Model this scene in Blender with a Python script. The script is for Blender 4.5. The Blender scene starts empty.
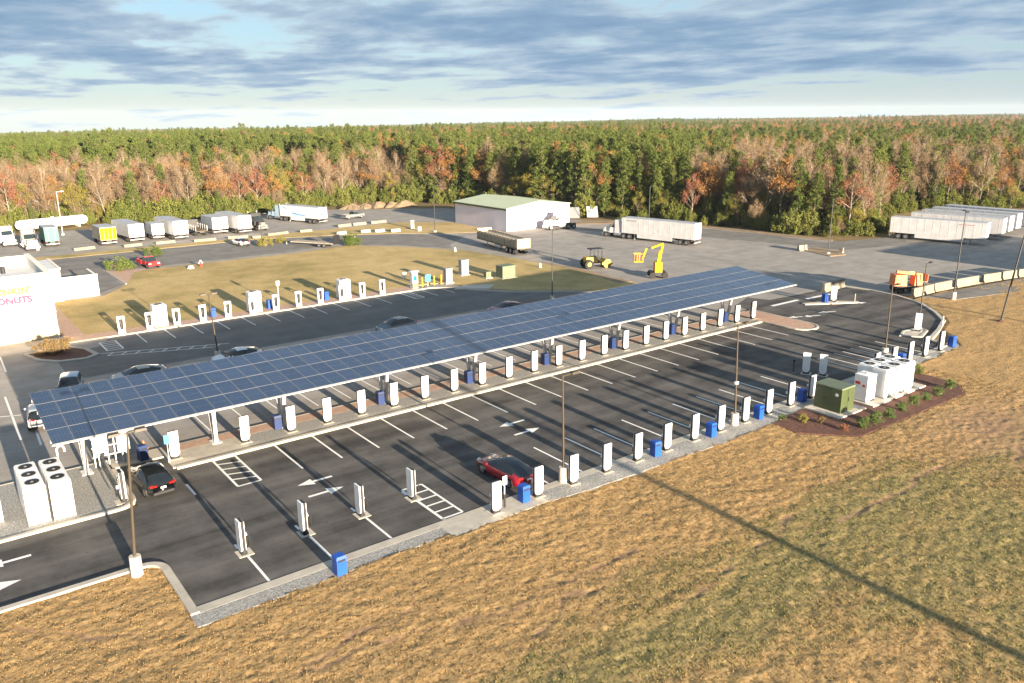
import bpy, math, random
import numpy as np
from mathutils import Vector, Matrix

R = math.radians
scene = bpy.context.scene
COL = scene.collection

# ------------------------------------------------------------------ camera
CAM = np.array([-30.390, -37.538, 24.051])
YAW, PITCH, ROLL, FPX = 0.9230, 0.2740, -0.0070, 813.13
W, H = 1024, 683
_fw = np.array([math.cos(YAW) * math.cos(PITCH), math.sin(YAW) * math.cos(PITCH), -math.sin(PITCH)])
_r = np.cross(_fw, [0, 0, 1.0]); _r /= np.linalg.norm(_r)
_u = np.cross(_r, _fw)
_r, _u = math.cos(ROLL) * _r + math.sin(ROLL) * _u, -math.sin(ROLL) * _r + math.cos(ROLL) * _u
cam_data = bpy.data.cameras.new('camera')
cam_data.sensor_width = 36.0
cam_data.lens = FPX / W * 36.0
cam_data.clip_start = 0.5
cam_data.clip_end = 30000
cam = bpy.data.objects.new('camera', cam_data)
COL.objects.link(cam)
cam.matrix_world = Matrix(((_r[0], _u[0], -_fw[0], CAM[0]), (_r[1], _u[1], -_fw[1], CAM[1]),
                           (_r[2], _u[2], -_fw[2], CAM[2]), (0, 0, 0, 1)))
scene.camera = cam


def G(px, py, z=0.0):
    """photo pixel -> the point at height z that it looks at"""
    d = _fw + (px - W / 2) / FPX * _r - (py - H / 2) / FPX * _u
    t = (z - CAM[2]) / d[2]
    p = CAM + t * d
    return Vector((p[0], p[1], z))


# ------------------------------------------------------------------ light
SUN_EL, SUN_AZ = R(9.0), R(-90.0 - 1.2)      # azimuth of the sun itself, from +X
world = bpy.data.worlds.new('World')
scene.world = world
world.use_nodes = True
nt = world.node_tree
nt.nodes.clear()


def N(tree, typ, **kw):
    n = tree.nodes.new(typ)
    for k, v in kw.items():
        if k in n.bl_rna.properties:
            setattr(n, k, v)
        else:
            n.inputs[k].default_value = v
    return n


def ramp(tree, stops, interp='LINEAR'):
    n = tree.nodes.new('ShaderNodeValToRGB')
    cr = n.color_ramp
    cr.interpolation = interp
    while len(cr.elements) < len(stops):
        cr.elements.new(0.5)
    for e, (p, c) in zip(cr.elements, stops):
        e.position = p
        e.color = (c, c, c, 1) if isinstance(c, (int, float)) else (c[0], c[1], c[2], 1)
    return n


def mth(tree, op, a, b=None, clamp=False):
    n = tree.nodes.new('ShaderNodeMath')
    n.operation = op
    n.use_clamp = clamp
    for i, v in enumerate((a, b)):
        if v is None:
            continue
        if isinstance(v, (int, float)):
            n.inputs[i].default_value = v
        else:
            tree.links.new(v, n.inputs[i])
    return n.outputs[0]


sky = N(nt, 'ShaderNodeTexSky', sky_type='NISHITA', sun_disc=False)
sky.sun_elevation = SUN_EL
sky.sun_rotation = R(90) - SUN_AZ
sky.altitude = 60
sky.air_density = 1.0
sky.dust_density = 0.0
sky.ozone_density = 3.0
SKY_STRENGTH = 0.050
# a sheet of stratocumulus, laid out on a level layer above the whole place
tc = N(nt, 'ShaderNodeTexCoord')
sx = N(nt, 'ShaderNodeSeparateXYZ')
nt.links.new(tc.outputs['Generated'], sx.inputs[0])
zc = mth(nt, 'MAXIMUM', sx.outputs['Z'], -0.03)
cx = N(nt, 'ShaderNodeCombineXYZ')
nt.links.new(mth(nt, 'DIVIDE', sx.outputs['X'], mth(nt, 'ADD', zc, 0.08)), cx.inputs['X'])
nt.links.new(mth(nt, 'DIVIDE', sx.outputs['Y'], mth(nt, 'ADD', zc, 0.08)), cx.inputs['Y'])
mp = N(nt, 'ShaderNodeMapping')
mp.inputs['Rotation'].default_value = (0, 0, R(40))
mp.inputs['Scale'].default_value = (1.2, 0.95, 1)
mp.inputs['Location'].default_value = (3.1, 1.7, 0)
nt.links.new(cx.outputs[0], mp.inputs[0])
n1 = N(nt, 'ShaderNodeTexNoise', Scale=1.0, Detail=9.0, Roughness=0.60, Distortion=0.15)
nt.links.new(mp.outputs[0], n1.inputs['Vector'])
n2 = N(nt, 'ShaderNodeTexNoise', Scale=0.28, Detail=2.0, Roughness=0.5)
nt.links.new(mp.outputs[0], n2.inputs['Vector'])
dens = mth(nt, 'ADD', mth(nt, 'MULTIPLY', n1.outputs[0], 0.72), mth(nt, 'MULTIPLY', n2.outputs[0], 0.42))
# the sheet ends before the horizon: clear pale band low down
low = N(nt, 'ShaderNodeMapRange', interpolation_type='SMOOTHSTEP')
low.inputs['From Min'].default_value = 0.012
low.inputs['From Max'].default_value = 0.055
low.inputs['To Min'].default_value = -0.075
low.inputs['To Max'].default_value = 0.050
nt.links.new(sx.outputs['Z'], low.inputs[0])
dens = mth(nt, 'ADD', dens, low.outputs[0])
cov = ramp(nt, [(0.50, 0.0), (0.60, 1.0)], 'EASE')
nt.links.new(dens, cov.inputs[0])
CLOUD_K = 3.7
ccol = ramp(nt, [(0.50, (0.80, 0.88, 0.94)), (0.58, (0.54, 0.69, 0.84)), (0.67, (0.32, 0.49, 0.70)), (0.80, (0.20, 0.35, 0.58))])
nt.links.new(dens, ccol.inputs[0])
csc = N(nt, 'ShaderNodeVectorMath', operation='SCALE')
csc.inputs['Scale'].default_value = CLOUD_K
nt.links.new(ccol.outputs[0], csc.inputs[0])
mixs = N(nt, 'ShaderNodeMix', data_type='RGBA')
nt.links.new(cov.outputs[0], mixs.inputs[0])
# thin high veil that pales the clear sky between the clouds
veil = N(nt, 'ShaderNodeMix', data_type='RGBA')
vf = N(nt, 'ShaderNodeMapRange')
vf.inputs['From Max'].default_value = 0.45
vf.inputs['To Min'].default_value = 0.74
vf.inputs['To Max'].default_value = 0.15
nt.links.new(sx.outputs['Z'], vf.inputs[0])
nt.links.new(vf.outputs[0], veil.inputs[0])
veil.inputs[7].default_value = (1.75, 2.35, 3.0, 1)
nt.links.new(sky.outputs[0], veil.inputs[6])
nt.links.new(veil.outputs[2], mixs.inputs[6])
nt.links.new(csc.outputs[0], mixs.inputs[7])
bg = N(nt, 'ShaderNodeBackground', Strength=SKY_STRENGTH)
nt.links.new(mixs.outputs[2], bg.inputs[0])
wo = N(nt, 'ShaderNodeOutputWorld')
nt.links.new(bg.outputs[0], wo.inputs[0])

sun_data = bpy.data.lights.new('sun', 'SUN')
sun_data.energy = 5.0
sun_data.angle = R(0.5)
sun_data.color = (1.0, 0.83, 0.62)
sun = bpy.data.objects.new('sun', sun_data)
COL.objects.link(sun)
_sd = Vector((math.cos(SUN_EL) * math.cos(SUN_AZ), math.cos(SUN_EL) * math.sin(SUN_AZ), math.sin(SUN_EL)))
sun.rotation_euler = _sd.to_track_quat('Z', 'Y').to_euler()
sun.location = (0, -60, 60)

vs = scene.view_settings
vs.view_transform = 'Standard'
vs.look = 'None'
vs.gamma = 1.0
vs.exposure = 2.2
vs.use_curve_mapping = False
scene.render.engine = 'CYCLES'
scene.cycles.use_denoising = True
scene.cycles.max_bounces = 5
scene.cycles.transparent_max_bounces = 6
scene.cycles.caustics_reflective = False
scene.cycles.caustics_refractive = False
scene.cycles.sample_clamp_indirect = 4.0

# ------------------------------------------------------------------ materials
MATS = {}


def noise_mat(name, c1, c2=None, scale=3.0, rough=0.7, metal=0.0, bump=0.0, bscale=40.0, detail=5.0,
              coords='Object', rvar=0.0, spec=0.5, stops=(0.35, 0.65)):
    m = bpy.data.materials.new(name)
    m.use_nodes = True
    t = m.node_tree
    b = t.nodes['Principled BSDF']
    b.inputs['Roughness'].default_value = rough
    b.inputs['Metallic'].default_value = metal
    b.inputs['Specular IOR Level'].default_value = spec
    if coords == 'World':
        g = N(t, 'ShaderNodeNewGeometry'); vec = g.outputs['Position']
    else:
        g = N(t, 'ShaderNodeTexCoord'); vec = g.outputs['Object']
    if c2 is None:
        c2 = tuple(v * 0.82 for v in c1)
    n = N(t, 'ShaderNodeTexNoise', Scale=scale, Detail=detail, Roughness=0.6)
    t.links.new(vec, n.inputs['Vector'])
    r = ramp(t, [(stops[0], c2), (stops[1], c1)])
    t.links.new(n.outputs[0], r.inputs[0])
    t.links.new(r.outputs[0], b.inputs['Base Color'])
    if rvar:
        rr = N(t, 'ShaderNodeMapRange')
        rr.inputs['To Min'].default_value = rough - rvar
        rr.inputs['To Max'].default_value = rough + rvar
        t.links.new(n.outputs[0], rr.inputs[0])
        t.links.new(rr.outputs[0], b.inputs['Roughness'])
    if bump:
        nb = N(t, 'ShaderNodeTexNoise', Scale=bscale, Detail=4.0, Roughness=0.7)
        t.links.new(vec, nb.inputs['Vector'])
        bp = N(t, 'ShaderNodeBump', Strength=bump, Distance=0.02)
        t.links.new(nb.outputs[0], bp.inputs['Height'])
        t.links.new(bp.outputs[0], b.inputs['Normal'])
    MATS[name] = m
    return m


white = noise_mat('white_coat', (0.80, 0.80, 0.79), (0.74, 0.74, 0.73), 2.0, 0.38)
dark = noise_mat('dark_plastic', (0.02, 0.02, 0.022), rough=0.5)
blackm = noise_mat('rubber', (0.018, 0.018, 0.018), rough=0.85)
concrete = noise_mat('concrete', (0.48, 0.44, 0.37), (0.38, 0.35, 0.30), 1.2, 0.9, bump=0.25, bscale=25, coords='World')
kerbm = noise_mat('kerb_concrete', (0.47, 0.43, 0.36), (0.36, 0.33, 0.28), 0.9, 0.9, bump=0.2, bscale=20, coords='World')
barrierm = noise_mat('barrier_concrete', (0.25, 0.22, 0.17), (0.17, 0.155, 0.125), 0.7, 0.9, bump=0.3, bscale=15, coords='World')
brick = noise_mat('red_paver', (0.46, 0.31, 0.23), (0.37, 0.235, 0.17), 2.5, 0.9, bump=0.3, bscale=18, coords='World')
gravelm = noise_mat('gravel', (0.42, 0.41, 0.38), (0.16, 0.155, 0.15), 9.0, 0.95, bump=1.0, bscale=9, coords='World', detail=6)
mulch = noise_mat('mulch', (0.16, 0.066, 0.042), (0.06, 0.026, 0.018), 5.0, 0.95, bump=1.0, bscale=10, coords='World')
heapm = noise_mat('heap_soil', (0.21, 0.155, 0.095), (0.13, 0.095, 0.06), 0.6, 0.95, bump=0.8, bscale=3, coords='World')
dirt = noise_mat('bare_dirt', (0.30, 0.215, 0.13), (0.19, 0.135, 0.085), 0.5, 0.95, bump=0.6, bscale=4, coords='World')
galv = noise_mat('galvanised_steel', (0.62, 0.62, 0.60), (0.50, 0.50, 0.49), 3.0, 0.5, 0.35)
deckm = noise_mat('roof_deck_steel', (0.20, 0.21, 0.22), rough=0.6)
framem = noise_mat('panel_frame', (0.22, 0.23, 0.25), rough=0.5)
steelw = noise_mat('pale_steel', (0.70, 0.70, 0.66), (0.60, 0.60, 0.57), 2.0, 0.5)
bronze = noise_mat('brown_pole_paint', (0.055, 0.040, 0.026), rough=0.55)
blackpaint = noise_mat('black_paint', (0.03, 0.03, 0.03), rough=0.5)
woodm = noise_mat('weathered_wood', (0.16, 0.12, 0.085), (0.07, 0.055, 0.04), 6, 0.9)
shaded_bluem = noise_mat('shaded_blue_plastic', (0.003, 0.022, 0.11), rough=0.5)  # bin blue with the shade put into the colour
bluem = noise_mat('blue_plastic', (0.006, 0.075, 0.40), (0.005, 0.06, 0.33), 2.0, 0.45)
bluesign = noise_mat('blue_sign', (0.05, 0.28, 0.60), rough=0.5)
greenbox = noise_mat('green_enamel', (0.055, 0.075, 0.026), (0.045, 0.062, 0.022), 1.5, 0.5)
paleg = noise_mat('pale_green_box', (0.13, 0.16, 0.10), rough=0.6)
greybox = noise_mat('grey_enamel', (0.30, 0.30, 0.29), rough=0.5)
yellow = noise_mat('yellow_paint', (0.50, 0.31, 0.015), (0.40, 0.24, 0.012), 2.0, 0.5)
brightyellow = noise_mat('bright_yellow', (0.55, 0.45, 0.003), (0.47, 0.39, 0.003), 1.0, 0.7, spec=0.1)
orange = noise_mat('orange_paint', (0.72, 0.22, 0.05), (0.55, 0.15, 0.035), 2.0, 0.5)
redm = noise_mat('red_plastic', (0.65, 0.03, 0.03), rough=0.4)
linepaint = noise_mat('road_paint', (0.78, 0.77, 0.73), (0.55, 0.54, 0.51), 6.0, 0.7, coords='World', stops=(0.25, 0.5))
trailerw = noise_mat('trailer_white', (0.58, 0.58, 0.59), (0.48, 0.48, 0.49), 0.8, 0.45)
trailerroof = noise_mat('trailer_roof', (0.40, 0.42, 0.45), (0.30, 0.32, 0.35), 0.6, 0.6)
tealm = noise_mat('teal_paint', (0.012, 0.12, 0.11), rough=0.45)
tanboard = noise_mat('weathered_tan_board', (0.42, 0.36, 0.27), (0.26, 0.22, 0.17), 2.5, 0.85)
creamy = noise_mat('cream_tarp', (0.70, 0.62, 0.36), (0.6, 0.53, 0.3), 2.0, 0.8)
chrome = noise_mat('bright_metal', (0.7, 0.7, 0.7), rough=0.25, metal=0.9)
rimm = noise_mat('rim_metal', (0.35, 0.35, 0.36), rough=0.35, metal=0.7)
stucco = noise_mat('white_stucco', (0.74, 0.70, 0.62), (0.69, 0.65, 0.575), 1.0, 0.9, bump=0.1, bscale=30, coords='World')
roofmem = noise_mat('roof_membrane', (0.66, 0.66, 0.66), (0.52, 0.52, 0.53), 0.6, 0.8, coords='World')
stonebase = noise_mat('cream_base_course', (0.66, 0.54, 0.36), (0.56, 0.45, 0.29), 1.2, 0.9, coords='World')
magenta = noise_mat('magenta_letter', (0.24, 0.004, 0.075), rough=0.5)
orangel = noise_mat('orange_letter', (0.50, 0.15, 0.008), rough=0.5)
taill = noise_mat('tail_lamp', (0.35, 0.01, 0.01), rough=0.25)
headl = noise_mat('head_lamp', (0.75, 0.75, 0.72), rough=0.15)
tint = noise_mat('tinted_glass', (0.008, 0.010, 0.012), rough=0.05, spec=0.8)
window = noise_mat('window_glass', (0.02, 0.03, 0.035), rough=0.08, spec=0.7)
grille = noise_mat('fan_grille', (0.02, 0.02, 0.02), rough=0.7)
padm = noise_mat('pad_concrete', (0.55, 0.51, 0.44), (0.46, 0.42, 0.36), 2.0, 0.9, coords='World')
screenm = noise_mat('screen', (0.02, 0.16, 0.22), rough=0.2)
trunkm = noise_mat('bark', (0.20, 0.15, 0.11), (0.11, 0.085, 0.065), 3.0, 0.95)
palebark = noise_mat('pale_bark', (0.34, 0.28, 0.225), (0.22, 0.18, 0.145), 2.0, 0.95)


def asphalt_mat(name, ca, cb, streak=0.0, rough=0.85):
    m = bpy.data.materials.new(name)
    m.use_nodes = True
    t = m.node_tree
    b = t.nodes['Principled BSDF']
    b.inputs['Roughness'].default_value = rough
    b.inputs['Specular IOR Level'].default_value = 0.12
    g = N(t, 'ShaderNodeNewGeometry')
    mp_ = N(t, 'ShaderNodeMapping')
    mp_.inputs['Scale'].default_value = (0.05, 0.55, 1)
    t.links.new(g.outputs['Position'], mp_.inputs[0])
    na = N(t, 'ShaderNodeTexNoise', Scale=1.0, Detail=3.0, Roughness=0.5)         # lay-down lanes along X
    t.links.new(mp_.outputs[0], na.inputs['Vector'])
    nb = N(t, 'ShaderNodeTexNoise', Scale=0.35, Detail=8.0, Roughness=0.68)
    t.links.new(g.outputs['Position'], nb.inputs['Vector'])
    nc = N(t, 'ShaderNodeTexNoise', Scale=30.0, Detail=3.0, Roughness=0.7)
    t.links.new(g.outputs['Position'], nc.inputs['Vector'])
    s = mth(t, 'ADD', mth(t, 'MULTIPLY', na.outputs[0], streak), mth(t, 'MULTIPLY', nb.outputs[0], 1.0 - streak))
    s = mth(t, 'ADD', mth(t, 'MULTIPLY', s, 0.82), mth(t, 'MULTIPLY', nc.outputs[0], 0.18))
    r = ramp(t, [(0.41, ca), (0.59, cb)])
    t.links.new(s, r.inputs[0])
    # paving joints, drips and scuffs
    sp_ = N(t, 'ShaderNodeSeparateXYZ')
    t.links.new(g.outputs['Position'], sp_.inputs[0])
    wob = mth(t, 'MULTIPLY', nb.outputs[0], 0.05)
    fr_ = mth(t, 'FRACT', mth(t, 'ADD', mth(t, 'DIVIDE', sp_.outputs['Y'], 3.65), mth(t, 'ADD', wob, 50.2)))
    jn = mth(t, 'LESS_THAN', mth(t, 'ABSOLUTE', mth(t, 'SUBTRACT', fr_, 0.5)), 0.008)
    nd = N(t, 'ShaderNodeTexNoise', Scale=1.4, Detail=3.0, Roughness=0.6)
    t.links.new(g.outputs['Position'], nd.inputs['Vector'])
    drip = ramp(t, [(0.63, 0.0), (0.72, 1.0)])
    t.links.new(nd.outputs[0], drip.inputs[0])
    k_ = mth(t, 'SUBTRACT', 1.0, mth(t, 'ADD', mth(t, 'MULTIPLY', jn, 0.28), mth(t, 'MULTIPLY', drip.outputs[0], 0.30)))
    mk = N(t, 'ShaderNodeVectorMath', operation='SCALE')
    t.links.new(r.outputs[0], mk.inputs[0])
    t.links.new(k_, mk.inputs['Scale'])
    t.links.new(mk.outputs[0], b.inputs['Base Color'])
    bp = N(t, 'ShaderNodeBump', Strength=0.35, Distance=0.01)
    t.links.new(nc.outputs[0], bp.inputs['Height'])
    t.links.new(bp.outputs[0], b.inputs['Normal'])
    return m


newasphalt = asphalt_mat('fresh_asphalt', (0.052, 0.050, 0.049), (0.138, 0.129, 0.121), 0.5)
oldasphalt = asphalt_mat('worn_asphalt', (0.245, 0.225, 0.205), (0.335, 0.31, 0.285), 0.25)
midasphalt = asphalt_mat('grey_asphalt', (0.155, 0.147, 0.138), (0.23, 0.217, 0.20), 0.3)
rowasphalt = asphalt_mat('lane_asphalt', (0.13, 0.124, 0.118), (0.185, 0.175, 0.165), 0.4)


def grass_mat(name, ca, cb, cc, scale, bumps=0.8):
    m = bpy.data.materials.new(name)
    m.use_nodes = True
    t = m.node_tree
    b = t.nodes['Principled BSDF']
    b.inputs['Roughness'].default_value = 0.95
    b.inputs['Specular IOR Level'].default_value = 0.1
    g = N(t, 'ShaderNodeNewGeometry')
    na = N(t, 'ShaderNodeTexNoise', Scale=scale, Detail=8.0, Roughness=0.65)
    nb = N(t, 'ShaderNodeTexNoise', Scale=scale * 0.17, Detail=4.0, Roughness=0.55)
    nc = N(t, 'ShaderNodeTexNoise', Scale=6.0, Detail=6.0, Roughness=0.75)
    for n in (na, nb, nc):
        t.links.new(g.outputs['Position'], n.inputs['Vector'])
    s = mth(t, 'ADD', mth(t, 'MULTIPLY', na.outputs[0], 0.45), mth(t, 'MULTIPLY', nb.outputs[0], 0.55))
    r = ramp(t, [(0.40, ca), (0.50, cb), (0.61, cc)])
    t.links.new(s, r.inputs[0])
    mx = N(t, 'ShaderNodeMix', data_type='RGBA', blend_type='MULTIPLY')
    mx.inputs[0].default_value = 1.0
    r2 = ramp(t, [(0.3, 0.62), (0.7, 1.25)])
    t.links.new(nc.outputs[0], r2.inputs[0])
    t.links.new(r.outputs[0], mx.inputs[6])
    t.links.new(r2.outputs[0], mx.inputs[7])
    t.links.new(mx.outputs[2], b.inputs['Base Color'])
    bp = N(t, 'ShaderNodeBump', Strength=bumps, Distance=0.06)
    t.links.new(nc.outputs[0], bp.inputs['Height'])
    t.links.new(bp.outputs[0], b.inputs['Normal'])
    return m


fieldgrass = grass_mat('autumn_lawn', (0.30, 0.24, 0.10), (0.44, 0.325, 0.145), (0.52, 0.385, 0.19), 0.25, 0.3)
floorgrass = grass_mat('forest_floor', (0.13, 0.11, 0.05), (0.22, 0.16, 0.08), (0.30, 0.22, 0.11), 0.1, 0.3)


def near_grass():
    m = bpy.data.materials.new('straw_and_turf')
    m.use_nodes = True
    t = m.node_tree
    b = t.nodes['Principled BSDF']
    b.inputs['Roughness'].default_value = 0.95
    b.inputs['Specular IOR Level'].default_value = 0.1
    g = N(t, 'ShaderNodeNewGeometry')
    ag = N(t, 'ShaderNodeAttribute', attribute_name='green')
    ad = N(t, 'ShaderNodeAttribute', attribute_name='dirt')
    nf = N(t, 'ShaderNodeTexNoise', Scale=5.0, Detail=9.0, Roughness=0.78)
    nm = N(t, 'ShaderNodeTexNoise', Scale=0.9, Detail=5.0, Roughness=0.65)
    mpg = N(t, 'ShaderNodeMapping')
    mpg.inputs['Scale'].default_value = (0.7, 1.2, 1)
    mpg.inputs['Rotation'].default_value = (0, 0, R(4))
    t.links.new(g.outputs['Position'], mpg.inputs[0])
    for n in (nf, nm):
        t.links.new(mpg.outputs[0], n.inputs['Vector'])
    straw = ramp(t, [(0.37, (0.11, 0.068, 0.034)), (0.47, (0.35, 0.22, 0.095)), (0.62, (0.53, 0.36, 0.17))])
    t.links.new(nf.outputs[0], straw.inputs[0])
    turf = ramp(t, [(0.36, (0.07, 0.075, 0.026)), (0.48, (0.24, 0.195, 0.08)), (0.62, (0.39, 0.29, 0.145))])
    t.links.new(nf.outputs[0], turf.inputs[0])
    soil = ramp(t, [(0.30, (0.15, 0.085, 0.05)), (0.60, (0.34, 0.22, 0.14))])
    t.links.new(nf.outputs[0], soil.inputs[0])
    gf = N(t, 'ShaderNodeMapRange', interpolation_type='SMOOTHSTEP')
    gf.inputs['From Min'].default_value = 0.24
    gf.inputs['From Max'].default_value = 0.85
    gsum = mth(t, 'ADD', ag.outputs['Fac'], mth(t, 'MULTIPLY', mth(t, 'SUBTRACT', nm.outputs[0], 0.5), 0.9))
    t.links.new(gsum, gf.inputs[0])
    m1 = N(t, 'ShaderNodeMix', data_type='RGBA')
    t.links.new(gf.outputs[0], m1.inputs[0])
    t.links.new(straw.outputs[0], m1.inputs[6])
    t.links.new(turf.outputs[0], m1.inputs[7])
    m2 = N(t, 'ShaderNodeMix', data_type='RGBA')
    t.links.new(ad.outputs['Fac'], m2.inputs[0])
    t.links.new(m1.outputs[2], m2.inputs[6])
    t.links.new(soil.outputs[0], m2.inputs[7])
    t.links.new(m2.outputs[2], b.inputs['Base Color'])
    bp = N(t, 'ShaderNodeBump', Strength=0.42, Distance=0.04)
    t.links.new(nf.outputs[0], bp.inputs['Height'])
    t.links.new(bp.outputs[0], b.inputs['Normal'])
    return m


nearm = near_grass()


def leaf_mat(name, ca, cb, trans=0.25):
    m = bpy.data.materials.new(name)
    m.use_nodes = True
    t = m.node_tree
    t.nodes.clear()
    g = N(t, 'ShaderNodeNewGeometry')
    oi = N(t, 'ShaderNodeObjectInfo')
    f = mth(t, 'ADD', mth(t, 'MULTIPLY', g.outputs['Random Per Island'], 0.6), mth(t, 'MULTIPLY', oi.outputs['Random'], 0.4))
    r = ramp(t, [(0.1, ca), (0.9, cb)])
    t.links.new(f, r.inputs[0])
    d = N(t, 'ShaderNodeBsdfDiffuse')
    tr = N(t, 'ShaderNodeBsdfTranslucent')
    t.links.new(r.outputs[0], d.inputs[0])
    t.links.new(r.outputs[0], tr.inputs[0])
    mx = N(t, 'ShaderNodeMixShader')
    mx.inputs[0].default_value = trans
    t.links.new(d.outputs[0], mx.inputs[1])
    t.links.new(tr.outputs[0], mx.inputs[2])
    o = N(t, 'ShaderNodeOutputMaterial')
    t.links.new(mx.outputs[0], o.inputs[0])
    return m


pine_leaf = leaf_mat('pine_needles', (0.065, 0.095, 0.024), (0.150, 0.175, 0.048))
yellow_leaf = leaf_mat('yellow_green_leaves', (0.14, 0.14, 0.03), (0.30, 0.25, 0.06))
orange_leaf = leaf_mat('orange_leaves', (0.24, 0.12, 0.045), (0.36, 0.20, 0.075))
red_leaf = leaf_mat('russet_leaves', (0.21, 0.085, 0.055), (0.32, 0.14, 0.085))
brown_leaf = leaf_mat('dry_brown_leaves', (0.19, 0.135, 0.085), (0.31, 0.225, 0.14))
shrub_leaf = leaf_mat('shrub_leaves', (0.09, 0.12, 0.03), (0.21, 0.21, 0.06))
twigm = leaf_mat('twigs', (0.34, 0.24, 0.17), (0.48, 0.36, 0.26), 0.0)
straw_blade = leaf_mat('straw_blades', (0.20, 0.125, 0.05), (0.40, 0.27, 0.125), 0.15)
green_blade = leaf_mat('turf_blades', (0.13, 0.135, 0.04), (0.33, 0.275, 0.12), 0.2)


def panel_mat():
    m = bpy.data.materials.new('solar_cells')
    m.use_nodes = True
    t = m.node_tree
    b = t.nodes['Principled BSDF']
    b.inputs['Roughness'].default_value = 0.16
    b.inputs['Specular IOR Level'].default_value = 0.5
    tc_ = N(t, 'ShaderNodeTexCoord')
    s_ = N(t, 'ShaderNodeSeparateXYZ')
    t.links.new(tc_.outputs['Object'], s_.inputs[0])

    def grid(sock, pitch, w):
        f = mth(t, 'FRACT', mth(t, 'ADD', mth(t, 'DIVIDE', sock, pitch), 100.5))
        d_ = mth(t, 'ABSOLUTE', mth(t, 'SUBTRACT', f, 0.5))
        return mth(t, 'GREATER_THAN', d_, 0.5 - w)
    gx = grid(s_.outputs['X'], 0.2, 0.035)
    gy = grid(s_.outputs['Y'], 0.182, 0.04)
    mid = mth(t, 'LESS_THAN', mth(t, 'ABSOLUTE', s_.outputs['Y']), 0.016)
    ln = mth(t, 'MAXIMUM', mth(t, 'MAXIMUM', gx, gy), mid)
    oi = N(t, 'ShaderNodeObjectInfo')
    r = ramp(t, [(0.0, (0.015, 0.033, 0.075)), (1.0, (0.027, 0.048, 0.100))])
    t.links.new(oi.outputs['Random'], r.inputs[0])
    mx = N(t, 'ShaderNodeMix', data_type='RGBA')
    t.links.new(ln, mx.inputs[0])
    t.links.new(r.outputs[0], mx.inputs[6])
    mx.inputs[7].default_value = (0.07, 0.10, 0.16, 1)
    t.links.new(mx.outputs[2], b.inputs['Base Color'])
    return m


cells = panel_mat()


def paint(name, c, rough=0.25, metal=0.0):
    m = noise_mat(name, c, tuple(v * 0.93 for v in c), 1.0, rough, metal)
    m.node_tree.nodes['Principled BSDF'].inputs['Coat Weight'].default_value = 0.6
    m.node_tree.nodes['Principled BSDF'].inputs['Coat Roughness'].default_value = 0.06
    return m


car_red = paint('deep_red_paint', (0.22, 0.008, 0.02))
car_black = paint('black_car_paint', (0.012, 0.012, 0.014))
car_white = paint('white_car_paint', (0.72, 0.72, 0.72))
car_blue = paint('pale_blue_paint', (0.28, 0.38, 0.48))
car_grey = paint('grey_car_paint', (0.16, 0.17, 0.18))
car_bright = paint('bright_red_paint', (0.48, 0.02, 0.02))
car_beige = paint('beige_car_paint', (0.42, 0.36, 0.28))


def rib_mat(name, c, pitch, axis='X', depth=0.5):
    """ribbed metal cladding: fine relief"""
    m = noise_mat(name, c, tuple(v * 0.92 for v in c), 0.4, 0.55, coords='Object')
    t = m.node_tree
    b = t.nodes['Principled BSDF']
    tc_ = N(t, 'ShaderNodeTexCoord')
    s_ = N(t, 'ShaderNodeSeparateXYZ')
    t.links.new(tc_.outputs['Object'], s_.inputs[0])
    w_ = mth(t, 'PINGPONG', s_.outputs[axis], pitch)
    bp = N(t, 'ShaderNodeBump', Strength=depth, Distance=0.03)
    t.links.new(w_, bp.inputs['Height'])
    t.links.new(bp.outputs[0], b.inputs['Normal'])
    return m


cladx = rib_mat('wall_cladding', (0.72, 0.68, 0.72), 0.15, 'X')
clady = rib_mat('side_wall_cladding', (0.74, 0.68, 0.74), 0.15, 'Y')
greenroof = rib_mat('green_metal_roof', (0.50, 0.55, 0.37), 0.2, 'Y')


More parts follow.
